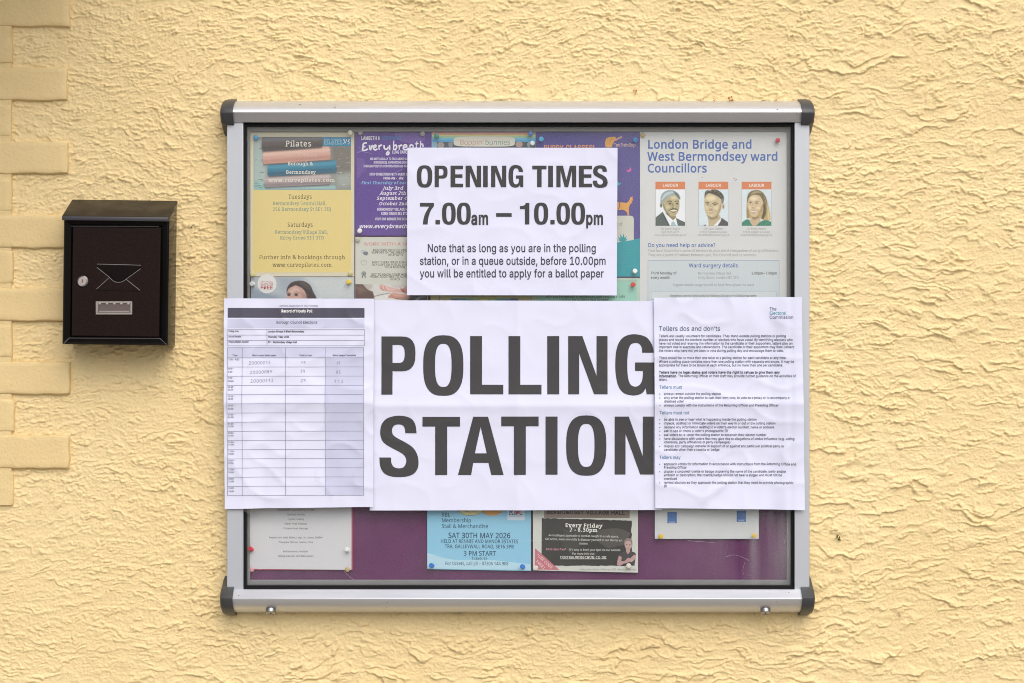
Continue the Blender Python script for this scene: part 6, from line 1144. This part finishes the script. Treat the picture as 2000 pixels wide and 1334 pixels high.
C3 = crop(820, 970, 4.545)
blu = poster('sky blue fundraising poster with dark blue event details', 834.5, 826, 1037, 1114.5, '#8fc4da', skew=(0, 0, .6, -3.0))
blu.blob('picture', '#b5d6e0', C3([(66, 500), (300, 560), (600, 560), (980, 600), (984, 650), (66, 638)]), .2)
DB = '#325268'
for t, X0, X1, Y, cap, bo in (('RBL', 193, 270, 178, 7.6, 8), ('Membership', 193, 457, 227, 7.6, 8), ('Stall & Merchandise', 193, 608, 278, 7.6, 8), ('SAT 30TH MAY 2026', 252, 806, 367, 10.2, 18), ('HELD AT RENNIE AND MANOR ESTATES', 184, 874, 411, 7, 16), ('TRA, GALLEYWALL ROAD, SE16 3PB', 222, 835, 457, 7, 16), ('3 PM START', 388, 676, 523, 8.8, 16), ('Tickets £5', 460, 600, 562, 6, 8), ('For tickets, call Jill – 07305 144 908', 225, 787, 607, 6.6, 10)):
    line(blu, 'lettering', DB, t, C3, X0, X1, Y, cap, font='hum', bold=bo, rise=.004)
blu.ell('picture', '#5a5348', *C3([(450, 112)])[0], 24.5, 12.5, 1, 30); blu.ell('picture', '#dccf98', *C3([(450, 112)])[0], 23.8, 11.8, 2, 30); blu.ell('picture', '#8a7c50', *C3([(450, 104)])[0], 15, 7.4, 3, 26); blu.ell('picture', '#dccf98', *C3([(450, 103)])[0], 14.3, 6.8, 3.5, 26); blu.ell('picture', '#dd9a45', *C3([(640, 118)])[0], 20, 11, 4, 30)
blu.rect('badge', '#cfd9e0', *C3([(778, 60)])[0], *C3([(930, 210)])[0], 1); line(blu, 'badge', '#4a6a90', 'RbL', C3, 790, 918, 160, 12, font='slab', bold=14, layer=2); blu.ell('badge', '#c9505a', *C3([(865, 135)])[0], 3.4, 5, 3)
blu.rect('badge', '#9fb0bc', *C3([(790, 168)])[0], *C3([(912, 176)])[0], 2)

C0 = crop(1000, 980, 7.692)
mar = poster('white and black martial arts class poster with a pink corner and a woman', 1041, 832, 1246, 1117, '#cfcec3', skew=(0, 0, 1.5, -3))
mar.rect('panel', '#8f7f72', *C0([(484, -200)])[0], *C0([(1768, 245)])[0], 0); line(mar, 'heading', '#4a4542', 'BERMONDSEY VILLAGE HALL', C0, 520, 1700, 178, 7.2, font='gro', bold=36, rise=.014)
rr = random.Random(8); top = [(447 + k * 45, 246 + k * 1.25 + rr.uniform(-5, 5)) for k in range(31)]; rt = [(1798 + rr.uniform(-8, 6), 290 + k * 40) for k in range(17)]; bt = [(1790 - k * 45, 962 + rr.uniform(-5, 5)) for k in range(30)]
mar.poly('panel', '#3c3b37', C0(top + rt + bt + [(442, 962)]), 1)
mar.blob('panel', '#55504a', C0([(1250, 420), (1600, 400), (1780, 470), (1700, 640), (1450, 700), (1300, 600)]), 1.3); mar.blob('panel', '#46453f', C0([(780, 420), (1000, 400), (1120, 560), (900, 800), (760, 640)]), 1.3)
line(mar, 'heading', '#e9e6da', 'Every Friday', C0, 800, 1362, 378, 7.0, font='slab', bold=24, layer=2, rise=.02); line(mar, 'heading', '#e9e6da', '7 - 8.30pm', C0, 866, 1288, 444, 7.0, font='slab', bold=24, layer=2, rise=.02)
for t, X0, X1, Y, c in (('An intelligent approach to combat, taught in a safe space.', 548, 1604, 516, '#c9c7bd'), ('Get active, learn new skills & discover yourself in our Martial art', 498, 1660, 572, '#c9c7bd'), ('classes', 1010, 1140, 640, '#c9c7bd'), ("- It's easy to book your spot via our website.", 838, 1640, 732, '#c9c7bd'), ('First class free*', 512, 818, 726, '#dc9aa0'), ('For more info visit', 905, 1240, 794, '#c9c7bd')):
    line(mar, 'lettering', c, t, C0, X0, X1, Y, 3.9, font='hum', bold=14, layer=2, rise=.02 if Y < 600 else .01)
line(mar, 'lettering', '#e0ddd2', 'CENTRALWINGCHUN.CO.UK', C0, 722, 1418, 850, 4.4, font='slab', bold=20, layer=2, rise=.008); mar.rect('lettering', '#e0ddd2', *C0([(722, 857)])[0], *C0([(1418, 861)])[0], 2)
mar.poly('badge', '#c4747c', C0([(346, 696), (712, 1024), (346, 1016)]), 3)
def diag(t, X, Y, n, cap):
    q = C0([(X, Y)])[0]; k = len(mar.parts['badge']); mar.text('badge', '#e8d6d2', t, 0, n, 0, cap, 'gro', layer=4)
    L_ = mar.parts['badge']; an = math.radians(43); c_, s_ = math.cos(an), math.sin(an)
    for i in range(k, len(L_)): L_[i] = (L_[i][0], tuple((q[0] + x * c_ - y * s_, q[1] + x * s_ + y * c_) for x, y in L_[i][1])) + L_[i][2:]
diag('*USE CODE', 362, 800, 40, 5.4); diag('FREE1', 356, 905, 22, 5.4)
line(mar, 'lettering', '#6d6c66', 'Code valid until end of February 2023. New students only.', C0, 1015, 1860, 1030, 3.6, font='hum', shear=.2)
def mb(c, pts, ly): mar.blob('portrait', c, C0(pts), ly)
mb('#4a4646', [(1600, 800), (1680, 745), (1720, 740), (1760, 770), (1790, 740), (1850, 765), (1862, 800), (1840, 960), (1690, 960), (1640, 830)], 3); mb('#b99590', [(1575, 950), (1585, 880), (1606, 806), (1650, 830), (1640, 890), (1690, 890), (1740, 840), (1780, 850), (1785, 885), (1735, 915), (1680, 930), (1620, 962)], 3.4)
mb('#c09c96', [(1780, 850), (1830, 800), (1862, 800), (1850, 860), (1800, 905), (1760, 900)], 3.6); mb('#b8968e', [(1712, 700), (1770, 700), (1775, 745), (1740, 790), (1715, 745)], 3.2); mb('#c09e96', [(1690, 640), (1700, 590), (1745, 572), (1790, 590), (1802, 650), (1785, 700), (1745, 728), (1710, 700)], 3.8)
mb('#8d7d74', [(1684, 640), (1690, 580), (1730, 548), (1780, 552), (1808, 590), (1806, 690), (1796, 640), (1780, 596), (1740, 588), (1704, 604), (1694, 650)], 4.2)
for x in (1722, 1770): q = C0([(x, 645)])[0]; mar.ell('portrait', '#4f4440', q[0], q[1], 1.6, .8, 4.6)
q = C0([(1746, 700)])[0]; mar.ell('portrait', '#8f5f5a', q[0], q[1], 1.8, .6, 4.6)

qr = poster('white card with two small blue squares at the lower right of the felt', 1279, 772, 1482, 1052.5, '#d0d1ce', 'card')
CR = crop(1300, 960, 5.131)
for x0, y0 in ((18, 206), (712, 192)):
    (a, b), (c, d) = CR([(x0, y0), (x0 + 94, y0 + 112)]); qr.rect('badge', '#4a72aa', a, b, c, d, 0); q = CR([(x0 + 47, y0 + 50)])[0]
    for k in range(12): an = 2 * math.pi * k / 12; qr.ell('badge', '#7f9cc0', q[0] + 5 * math.cos(an), q[1] + 5 * math.sin(an), .55, .55, 1, 6)
    qr.rect('badge', '#8fa8c6', a + 2, d - 4.4, c - 2, d - 3.6, 1); qr.rect('badge', '#a8bcd2', a + 3.5, d - 2.8, c - 3.5, d - 1.4, 1)
for s_ in Sheet.all: s_.finish()

# ------------------------------------------------------------------ push pins
def pin_mat(c):
    l = [min(.8, max(.01, (v - .03) * 1.1)) for v in lin(c)]; m = mat('pin_plastic', l, .32); return m
_pm = {}
def pin(px, py, col, label, kind='push', tilt=(0, 0), d=.0165):
    if col not in _pm: _pm[col] = pin_mat(col)
    r = 4.7 * S; o = W(px, py, d); ax = Vector((tilt[0], -1, tilt[1])); a = MB()
    if kind == 'push': pr = [(.0006, -.006), (.0006, 0), (r * .80, .0002), (r * .85, .0010), (r * .55, .0022), (r * .50, .0060), (r * .62, .0070), (r * .95, .0076), (r, .0084), (r * .93, .0091), (r * .5, .0095)]
    else: pr = [(.0006, -.005), (.0006, -.0002), (r, -.0002), (r * 1.02, .0005), (r * .75, .0014), (r * .3, .0017)]
    a.lathe(pr, (0, 0, 0), ax, 18)
    ob = a.build('push_pin' if kind == 'push' else 'thumbtack', _pm[col], smooth=True); ob.location = o
    tag(ob, label, 'push pin' if kind == 'push' else 'thumbtack', 'pins holding the posters')
pin(499.7, 268.5, '#3f9fc6', 'bright blue thumbtack at the top left corner of the yellow exercise flyer', 'tack')
pin(684.7, 259.8, '#c9c4ae', 'cream pin at the top right corner of the yellow exercise flyer', 'push')
pin(703.6, 258.8, '#a79c96', 'grey-beige thumbtack at the top left corner of the purple poster', 'tack')
pin(825.2, 261.2, '#a49894', 'grey-beige thumbtack at the top right of the purple poster', 'tack')
pin(853.8, 267, '#2f8878', 'dark green push pin at the top left of the rainbow poster', 'push', (-.15, .1))
pin(1036.4, 262, '#3a78b4', 'blue push pin at the top right of the rainbow poster', 'push')
pin(1038.3, 281.6, '#c9ccc8', 'white push pin just above the opening times sheet', 'push', (.2, .15))
pin(1057, 270.5, '#5fb4d8', 'light blue push pin at the top left of the puppy poster', 'push', (0, -.25))
pin(1240.4, 272.2, '#3a86c0', 'blue push pin beside the dog logo on the puppy poster', 'push', (0, -.2))
pin(1255.6, 264, '#b49c6c', 'brass thumbtack at the top left of the councillors poster', 'tack')
pin(1518.4, 274.6, '#b8404c', 'dark red push pin at the top right of the councillors poster', 'push', (0, 0))
pin(1239, 531.6, '#dcdcd8', 'white push pin on the teal foot of the puppy poster', 'push', (.1, .3))
pin(1236.4, 556, '#d84038', 'bright red push pin at the top right of the mint green poster', 'push')
pin(494, 535.6, '#d3c684', 'pale yellow pin at the bottom left of the yellow exercise flyer', 'push', (.1, .0))
pin(684.4, 533.6, '#cfc08c', 'cream thumbtack at the bottom right of the yellow exercise flyer', 'tack')
pin(495, 554.4, '#d3d4d2', 'white push pin left of the round badge on the child poster', 'push', (-.3, 0))
pin(682.4, 551.8, '#dcb82c', 'strong yellow push pin at the top right of the child poster', 'push', (-.1, .2))
pin(701.4, 452.4, '#d6d2cc', 'white push pin at the bottom left of the purple poster', 'push', (.25, .2))
pin(698.6, 467.6, '#bdb8a4', 'cream thumbtack at the top left of the mentoring flyer', 'tack')
pin(845.2, 1105, '#2a78c4', 'blue push pin at the bottom left of the sky blue poster', 'push', (-.35, .2))
pin(1022.4, 1107.4, '#1f74c4', 'blue push pin at the bottom right of the sky blue poster', 'push', (-.3, .25))
pin(1047.6, 1108.4, '#dad6c8', 'white push pin on the pink corner of the martial arts poster', 'push', (-.2, 0))
pin(1229.2, 1105.4, '#d8d4c4', 'white push pin at the bottom right of the martial arts poster', 'push', (-.25, .2))
pin(492.6, 1074, '#cf4048', 'red push pin at the lower left of the healing list', 'push', (-.4, .45))
pin(680, 1075.4, '#dcdcda', 'white push pin at the lower right of the healing list', 'push', (-.3, .45))
pin(491.6, 1112.6, '#d89a9c', 'pink thumbtack under the bottom left corner of the healing list', 'tack')
pin(678.6, 1112, '#c0a878', 'brass thumbtack under the curled corner of the healing list', 'tack')
pin(1290.4, 1047, '#e0b818', 'yellow push pin at the bottom left of the white card with blue squares', 'push')
pin(1472.4, 1045.4, '#e0b81c', 'yellow push pin at the bottom right of the white card with blue squares', 'push')

# ------------------------------------------------------------------ letterbox
M_BOX = mat('black_gloss_paint', (.0035, .0032, .0032), .14, spec=.15); rough_vary(M_BOX, 14, .12, .26)
M_DOOR = vary(mat('dark_brown_textured_paint', (.0125, .0054, .0042), .27, spec=.13), 500, .5, 2); bump(M_DOOR, 1500, .00025, .5, 2)
M_LID = mat('dusty_black_lid', (.026, .021, .016), .45, spec=.28); vary(M_LID, 25, .4, 6); rough_vary(M_LID, 18, .34, .6)
M_HIGHLIGHT = mat('emboss_highlight', (.30, .285, .28), .38, metal=.6)  # light grey standing in for the highlights on the embossed lines
M_PLASTIC = mat('clear_plastic_holder', (.30, .28, .26), .25)
M_SLOT = mat('holder_card', (.11, .085, .080), .5)
box = empty('letterbox', W(226, 672, 0), 'black wall letterbox with a sloping lid, round lock and envelope emblem', 'letterbox')
F = .094                      # depth of the front
TW = math.radians(.75)
cxb, czb = W(226, 550, F).x, W(226, 550, F).z
def bp(px, py, d):
    """letterbox point: seen column and row of an upright box, turned slightly clockwise"""
    k = S * (D - F) / D; x, z = (px - 226) * k, (550 - py) * k
    return (cxb + x * math.cos(TW) + z * math.sin(TW), -d, czb - x * math.sin(TW) + z * math.cos(TW))
bx0, bx1, byt, byb = 122.5, 328.5, 430, 673.6
ix0, ix1, iyt, iyb = 137, 315, 440.5, 659
def quadbox(mb, pts, d0, d1): 
    n = len(pts); mb.add([bp(x, y, d1) for x, y in pts] + [bp(x, y, d0) for x, y in pts], [tuple(range(n)), tuple(range(2 * n - 1, n - 1, -1))] + [(i, n + i, n + (i + 1) % n, (i + 1) % n) for i in range(n)])
a = MB()
O = [(bx0, byt - 3), (bx1, byt - 3), (bx1, byb), (bx0, byb)]; I = [(ix0, iyt), (ix1, iyt), (ix1, iyb), (ix0, iyb)]
vs = [bp(x, y, F - .004) for x, y in O] + [bp(x, y, F - .0005) for x, y in [(bx0 + 3, byt), (bx1 - 3, byt), (bx1 - 3, byb - 3), (bx0 + 3, byb - 3)]] + [bp(x, y, F - .008) for x, y in I] + [bp(x, y, F - .016) for x, y in I] + [bp(x, y, .004) for x, y in O]
fs = []
for i in range(4):
    j = (i + 1) % 4
    fs += [(i, j, 4 + j, 4 + i), (4 + i, 4 + j, 8 + j, 8 + i), (8 + i, 8 + j, 12 + j, 12 + i), (i, 16 + i, 16 + j, j)]
fs += [(12, 13, 14, 15), (16, 17, 18, 19)]
a.add(vs, fs)
# cheeks rising under the lid
a.add([bp(bx0 + .4, byt - 3, F - .005), bp(bx0 + .4, byt - 3, .004), bp(bx0 + .4, byt - 36, .004)], [(0, 1, 2)])
a.add([bp(bx1 - .4, byt - 3, F - .005), bp(bx1 - .4, byt - 3, .004), bp(bx1 - .4, byt - 36, .004)], [(0, 1, 2)])
a.build('body', M_BOX, box, bevel=.0009)
a = MB()
lp = [(.002, 391.4), (.012, 391.0), (F + .004, 421.6), (F + .0075, 423.5), (F + .0075, 431.0), (F + .006, 431.6), (F + .0045, 431.0), (F + .004, 426.0), (.003, 394.8)]
n = len(lp); L0, L1 = 120.6, 329.6
def lrow(row, d):    # seen row -> row in the box plane
    return 550 + (667 - 550) * 0 + (row - 550) if d > F - .02 else 667 - (667 - row) * D / (D - d) * (D - F) / D * 1.0 if False else row
def lpt(x, row, d):
    z = W(0, row, d).z; k = S * (D - F) / D; xx = (x - 226) * k
    return (cxb + xx + (z - czb) * math.sin(TW), -d, z - xx * math.sin(TW))
vs = []
for x, ins in ((L0, 1), (L0 + 2.0, 0), (L1 - 2.0, 0), (L1, 1)):
    for d, row in lp:
        dd = d - (.0018 if ins and d > F else 0); vs.append(lpt(x, row + (.8 if ins and row < 425 else 0) - (.8 if ins and row > 428 else 0), dd))
fs = [(r * n + i, r * n + (i + 1) % n, (r + 1) * n + (i + 1) % n, (r + 1) * n + i) for r in range(3) for i in range(n)] + [tuple(range(n)), tuple(range(3 * n, 4 * n))]
a.add(vs, fs)
for i in range(len(a.f)):                                    # the turned-down lip: glossier, its sky reflection tinted in as bluer grey
    ks = [k % n for k in a.f[i]]
    if len(ks) == 4 and set(ks) <= {3, 4, 5, 6}: a.mi[i] = 1
a.build('lid', [M_LID, mat('lid_lip', (.040, .040, .050), .30, spec=.6)], box, bevel=.0012)
a = MB(); d_ = F - .0055
quadbox(a, [(139.2, 443.2), (311.8, 443.2), (311.8, 657.4), (139.2, 657.4)], F - .0155, d_)
door = a.build('door', M_DOOR, box, bevel=.0015)
KM = crop(100, 360, 3.923)
def kb(X, Y, d):      # detail point measured on the front, undoing the box's slight turn
    x, y = KM([(X, Y)])[0]; w = W(x, y, d); return (w.x, -d, w.z)
a = MB()
for pts in ([(352, 611), (520, 615), (686, 620)], [(350, 637), (446, 712)], [(446, 714), (347, 803)], [(686, 646), (586, 718)], [(572, 726), (681, 813)], ):
    a.tube([kb(x, y, d_ + .0003) for x, y in pts], .00062, 6)
a.tube([kb(x, y, d_ + .0003) for x, y in catmull([(446, 714), (470, 736), (492, 748), (518, 751), (545, 746), (566, 733), (586, 718)])], .00062, 6)
a.build('envelope_emblem', M_HIGHLIGHT, door, smooth=True)
a = MB(); a.tube([kb(x, y, d_ + .0002) for x, y in [(350, 814), (520, 816), (680, 818)]], .0006, 6)
for st in ([(356, 625), (460, 700)], [(684, 634), (600, 700)]): a.tube([kb(x, y, d_ + .0001) for x, y in st], .0011, 6)
a.tube([kb(x, y, d_ + .0002) for x, y in catmull([(460, 700), (490, 730), (520, 738), (556, 728), (600, 700)])], .0011, 6); a.build('embossed_fold', M_BOX, door, smooth=True)
fl = MB(); fl.add([kb(x, y, d_ + .00025) for x, y in [(356, 622), (684, 630)] + catmull([(600, 708), (566, 728), (545, 741), (518, 746), (492, 743), (470, 731), (446, 706)])], [tuple(range(2 + 37))]); fl.build('envelope_flap', mat('flap_paint', (.006, .0034, .0032), .34, spec=.09), door)
# pale strips painting in the highlights the bevelled edges would catch
M_EDGE = mat('arris_highlight', (.16, .155, .155), .35, metal=.4)
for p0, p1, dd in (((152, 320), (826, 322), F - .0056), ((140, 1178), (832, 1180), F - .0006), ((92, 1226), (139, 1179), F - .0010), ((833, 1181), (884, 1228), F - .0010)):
    e_ = MB(); e_.tube([kb(p0[0], p0[1], dd), kb(p1[0], p1[1], dd)], .00055, 6); e_.build('edge_highlight', M_EDGE, box, smooth=True)
# name holder
a = MB()
def plate(x0, y0, x1, y1, d0, d1, m=a):
    P_ = [kb(x0, y0, d1), kb(x1, y0, d1), kb(x1, y1, d1), kb(x0, y1, d1), kb(x0, y0, d0), kb(x1, y0, d0), kb(x1, y1, d0), kb(x0, y1, d0)]
    m.add(P_, [(0, 1, 2, 3), (0, 4, 5, 1), (1, 5, 6, 2), (2, 6, 7, 3), (3, 7, 4, 0)])
e0 = d_ - .001
plate(341, 897, 621, 911, e0, d_ + .0022); plate(341, 984, 621, 998, e0, d_ + .0022); plate(341, 911, 357, 984, e0, d_ + .0022); plate(606, 911, 621, 984, e0, d_ + .0022)
hp = a.build('name_holder', M_PLASTIC, box, bevel=.0006)
a = MB(); plate(357, 911, 606, 984, e0, d_ + .0006, a); a.build('name_card', M_SLOT, hp)
a = MB()
for X in (372, 428, 484, 538, 592): plate(X - 9, 908, X + 9, 920, e0, d_ + .0028, a)
plate(366, 970, 598, 975, e0, d_ + .0010, a)
a.build('clip', mat('clip_plastic', (.42, .39, .36), .3), hp)
a = MB(); c = Vector(kb(245, 743, d_)); a.lathe([(.0112, -.002), (.0112, .0030), (.0104, .0044), (.0092, .0050), (.0084, .0046)], c, (0, -1, 0), 32); a.lathe([(.0080, .004), (.0080, .0058), (.0076, .0062)], c, (0, -1, 0), 32, 1)
lk = a.build('lock', [M_CHROME, mat('lock_face', (.42, .36, .35), .5, metal=.3)], box, smooth=True)
a = MB(); u = Vector((-.0002, -.0063, .0008)); a.box(c.x - .0012, c.x + .0005, c.y - .00655, c.y - .0058, c.z - .0030, c.z + .0036); a.build('keyhole', M_DARK, lk)

# ------------------------------------------------------------------ small things on the wall
M_MOSS = vary(mat('moss', (.13, .125, .02), .9), 300, .4)
def clump(name, px, py, r, m, label, cat, n=9, seed=0, d=.004, flat=.6, group=None):
    rd = random.Random(seed); a = MB(); c = W(px, py, d)
    for k in range(n):
        q = Vector((c.x + rd.uniform(-r, r), c.y - rd.uniform(0, r * .5), c.z + rd.uniform(-r, r) * 1.1)); s = r * rd.uniform(.25, .55)
        ring_ = [(max(.00005, s * math.sin(math.pi * j / 5)), s * flat * -math.cos(math.pi * j / 5)) for j in range(6)]
        a.lathe(ring_, q, (rd.uniform(-1, 1), rd.uniform(-1, 1), rd.uniform(-1, 1)), 7)
    tag(a.build(name, m, smooth=True), label, cat, group)
clump('moss_tuft', 1638.5, 1050, .0042, M_MOSS, 'tiny olive moss tuft on the wall right of the noticeboard', 'moss', 12, 1)
clump('plugged_hole', 375.5, 443.2, .0024, mat('rust_dark', (.035, .022, .012), .9), 'small dark plugged screw hole in the wall right of the letterbox', 'hole', 5, 2, .0025)
M_PETAL = vary(mat('dried_petal', (.52, .27, .10), .8), 200, .3)
PT = [(1371, 195.5, 'orange dried petal fleck on the top rail, leftmost of the cluster near the right end'), (1396, 193.5, 'wisp of orange blossom debris on top of the rail below the upper wall'), (1427, 193.0, 'largest orange dried blossom fleck caught above the top rail'), (1515, 196.2, 'orange dried petal fleck lying alone near the right cap'), (1240, 178.5, 'brown dried petal stuck to the wall above the noticeboard')]
for i, (px, py, lb) in enumerate(PT): clump('dried_petal', px, py, .0055 if i == 2 else .0036, M_PETAL, lb, 'petal', 6, 20 + i, .012 if i < 4 else .004, .25)
clump('dead_flower', 1757.5, 1199.5, .0034, vary(mat('dead_flower', (.40, .27, .20), .9), 200, .4), 'tiny pale dead flower head stuck on the wall at lower right', 'flower', 7, 40, .005, .3)
for px, py, sd, lb in ((1752, 1106, 50, 'small black speck on the wall to the right of the lower rail'), (1616, 1225, 51, 'small dark speck on the wall below the right end cap'), (1630, 941, 52, 'small orange brown speck on the wall beside the tellers page')):
    clump('speck', px, py, .0013, mat('speck', (.02, .018, .015) if sd < 52 else (.35, .16, .05), .9), lb, 'speck', 3, sd, .004)

M_SOOT = mat('soot', (.018, .014, .010), .9)
for k, (px, py) in enumerate(((413.6, 1024.5), (413.8, 1064), (421, 1064.5), (434, 1075), (433, 1082), (386.5, 1115), (418, 1119), (379, 1183), (372.5, 1202), (393, 1202.5), (370, 1065))):
    clump('speck', px, py, .0012 if k % 3 else .0018, M_SOOT, 'tiny black speck on the wall left of the lower left end cap', 'speck', 3, 60 + k, .004, .6, 'black specks left of the noticeboard')

# clear sticky tape holding the notices to the pane
def tape_mat():
    m = bpy.data.materials.new('clear_tape'); m.use_nodes = True; nt = m.node_tree; nt.nodes.clear()
    o = N(m, 'ShaderNodeOutputMaterial'); t = N(m, 'ShaderNodeBsdfTransparent'); t.inputs[0].default_value = (.95, .95, .94, 1); g_ = N(m, 'ShaderNodeBsdfGlossy'); g_.inputs['Roughness'].default_value = .22
    d = N(m, 'ShaderNodeBsdfDiffuse'); d.inputs[0].default_value = (.75, .75, .73, 1); a_ = N(m, 'ShaderNodeMixShader'); b_ = N(m, 'ShaderNodeMixShader')
    f, _ = ramp_noise(m, 60, .05, .22, 3); a_.inputs[0].default_value = .09; L = nt.links
    L.new(t.outputs[0], a_.inputs[1]); L.new(g_.outputs[0], a_.inputs[2]); L.new(f, b_.inputs[0]); L.new(a_.outputs[0], b_.inputs[1]); L.new(d.outputs[0], b_.inputs[2]); L.new(b_.outputs[0], o.inputs[0]); return m
M_TAPE = tape_mat()
for (x0, y0, x1, y1), da, db, lb in (((474, 976, 496, 1003), .0432, .0318, 'clear tape strip over the lower left edge of the poll record form'),):
    a = MB(); n_ = 8; rd = random.Random(int(x0)); vs = []
    for j in range(n_ + 1):
        t = j / n_; d = da + (db - da) * t + .0006 + .0005 * math.sin(t * 9 + x0)
        for x in (x0 + rd.uniform(-.6, .6) * (j in (0, n_)), x1): vs.append(W(x + rd.uniform(-.3, .3), y0 + (y1 - y0) * t, d))
    a.add(vs, [(2 * j, 2 * j + 2, 2 * j + 3, 2 * j + 1) for j in range(n_)])
    tag(a.build('clear_tape', M_TAPE, smooth=True, fix=False), lb, 'tape')
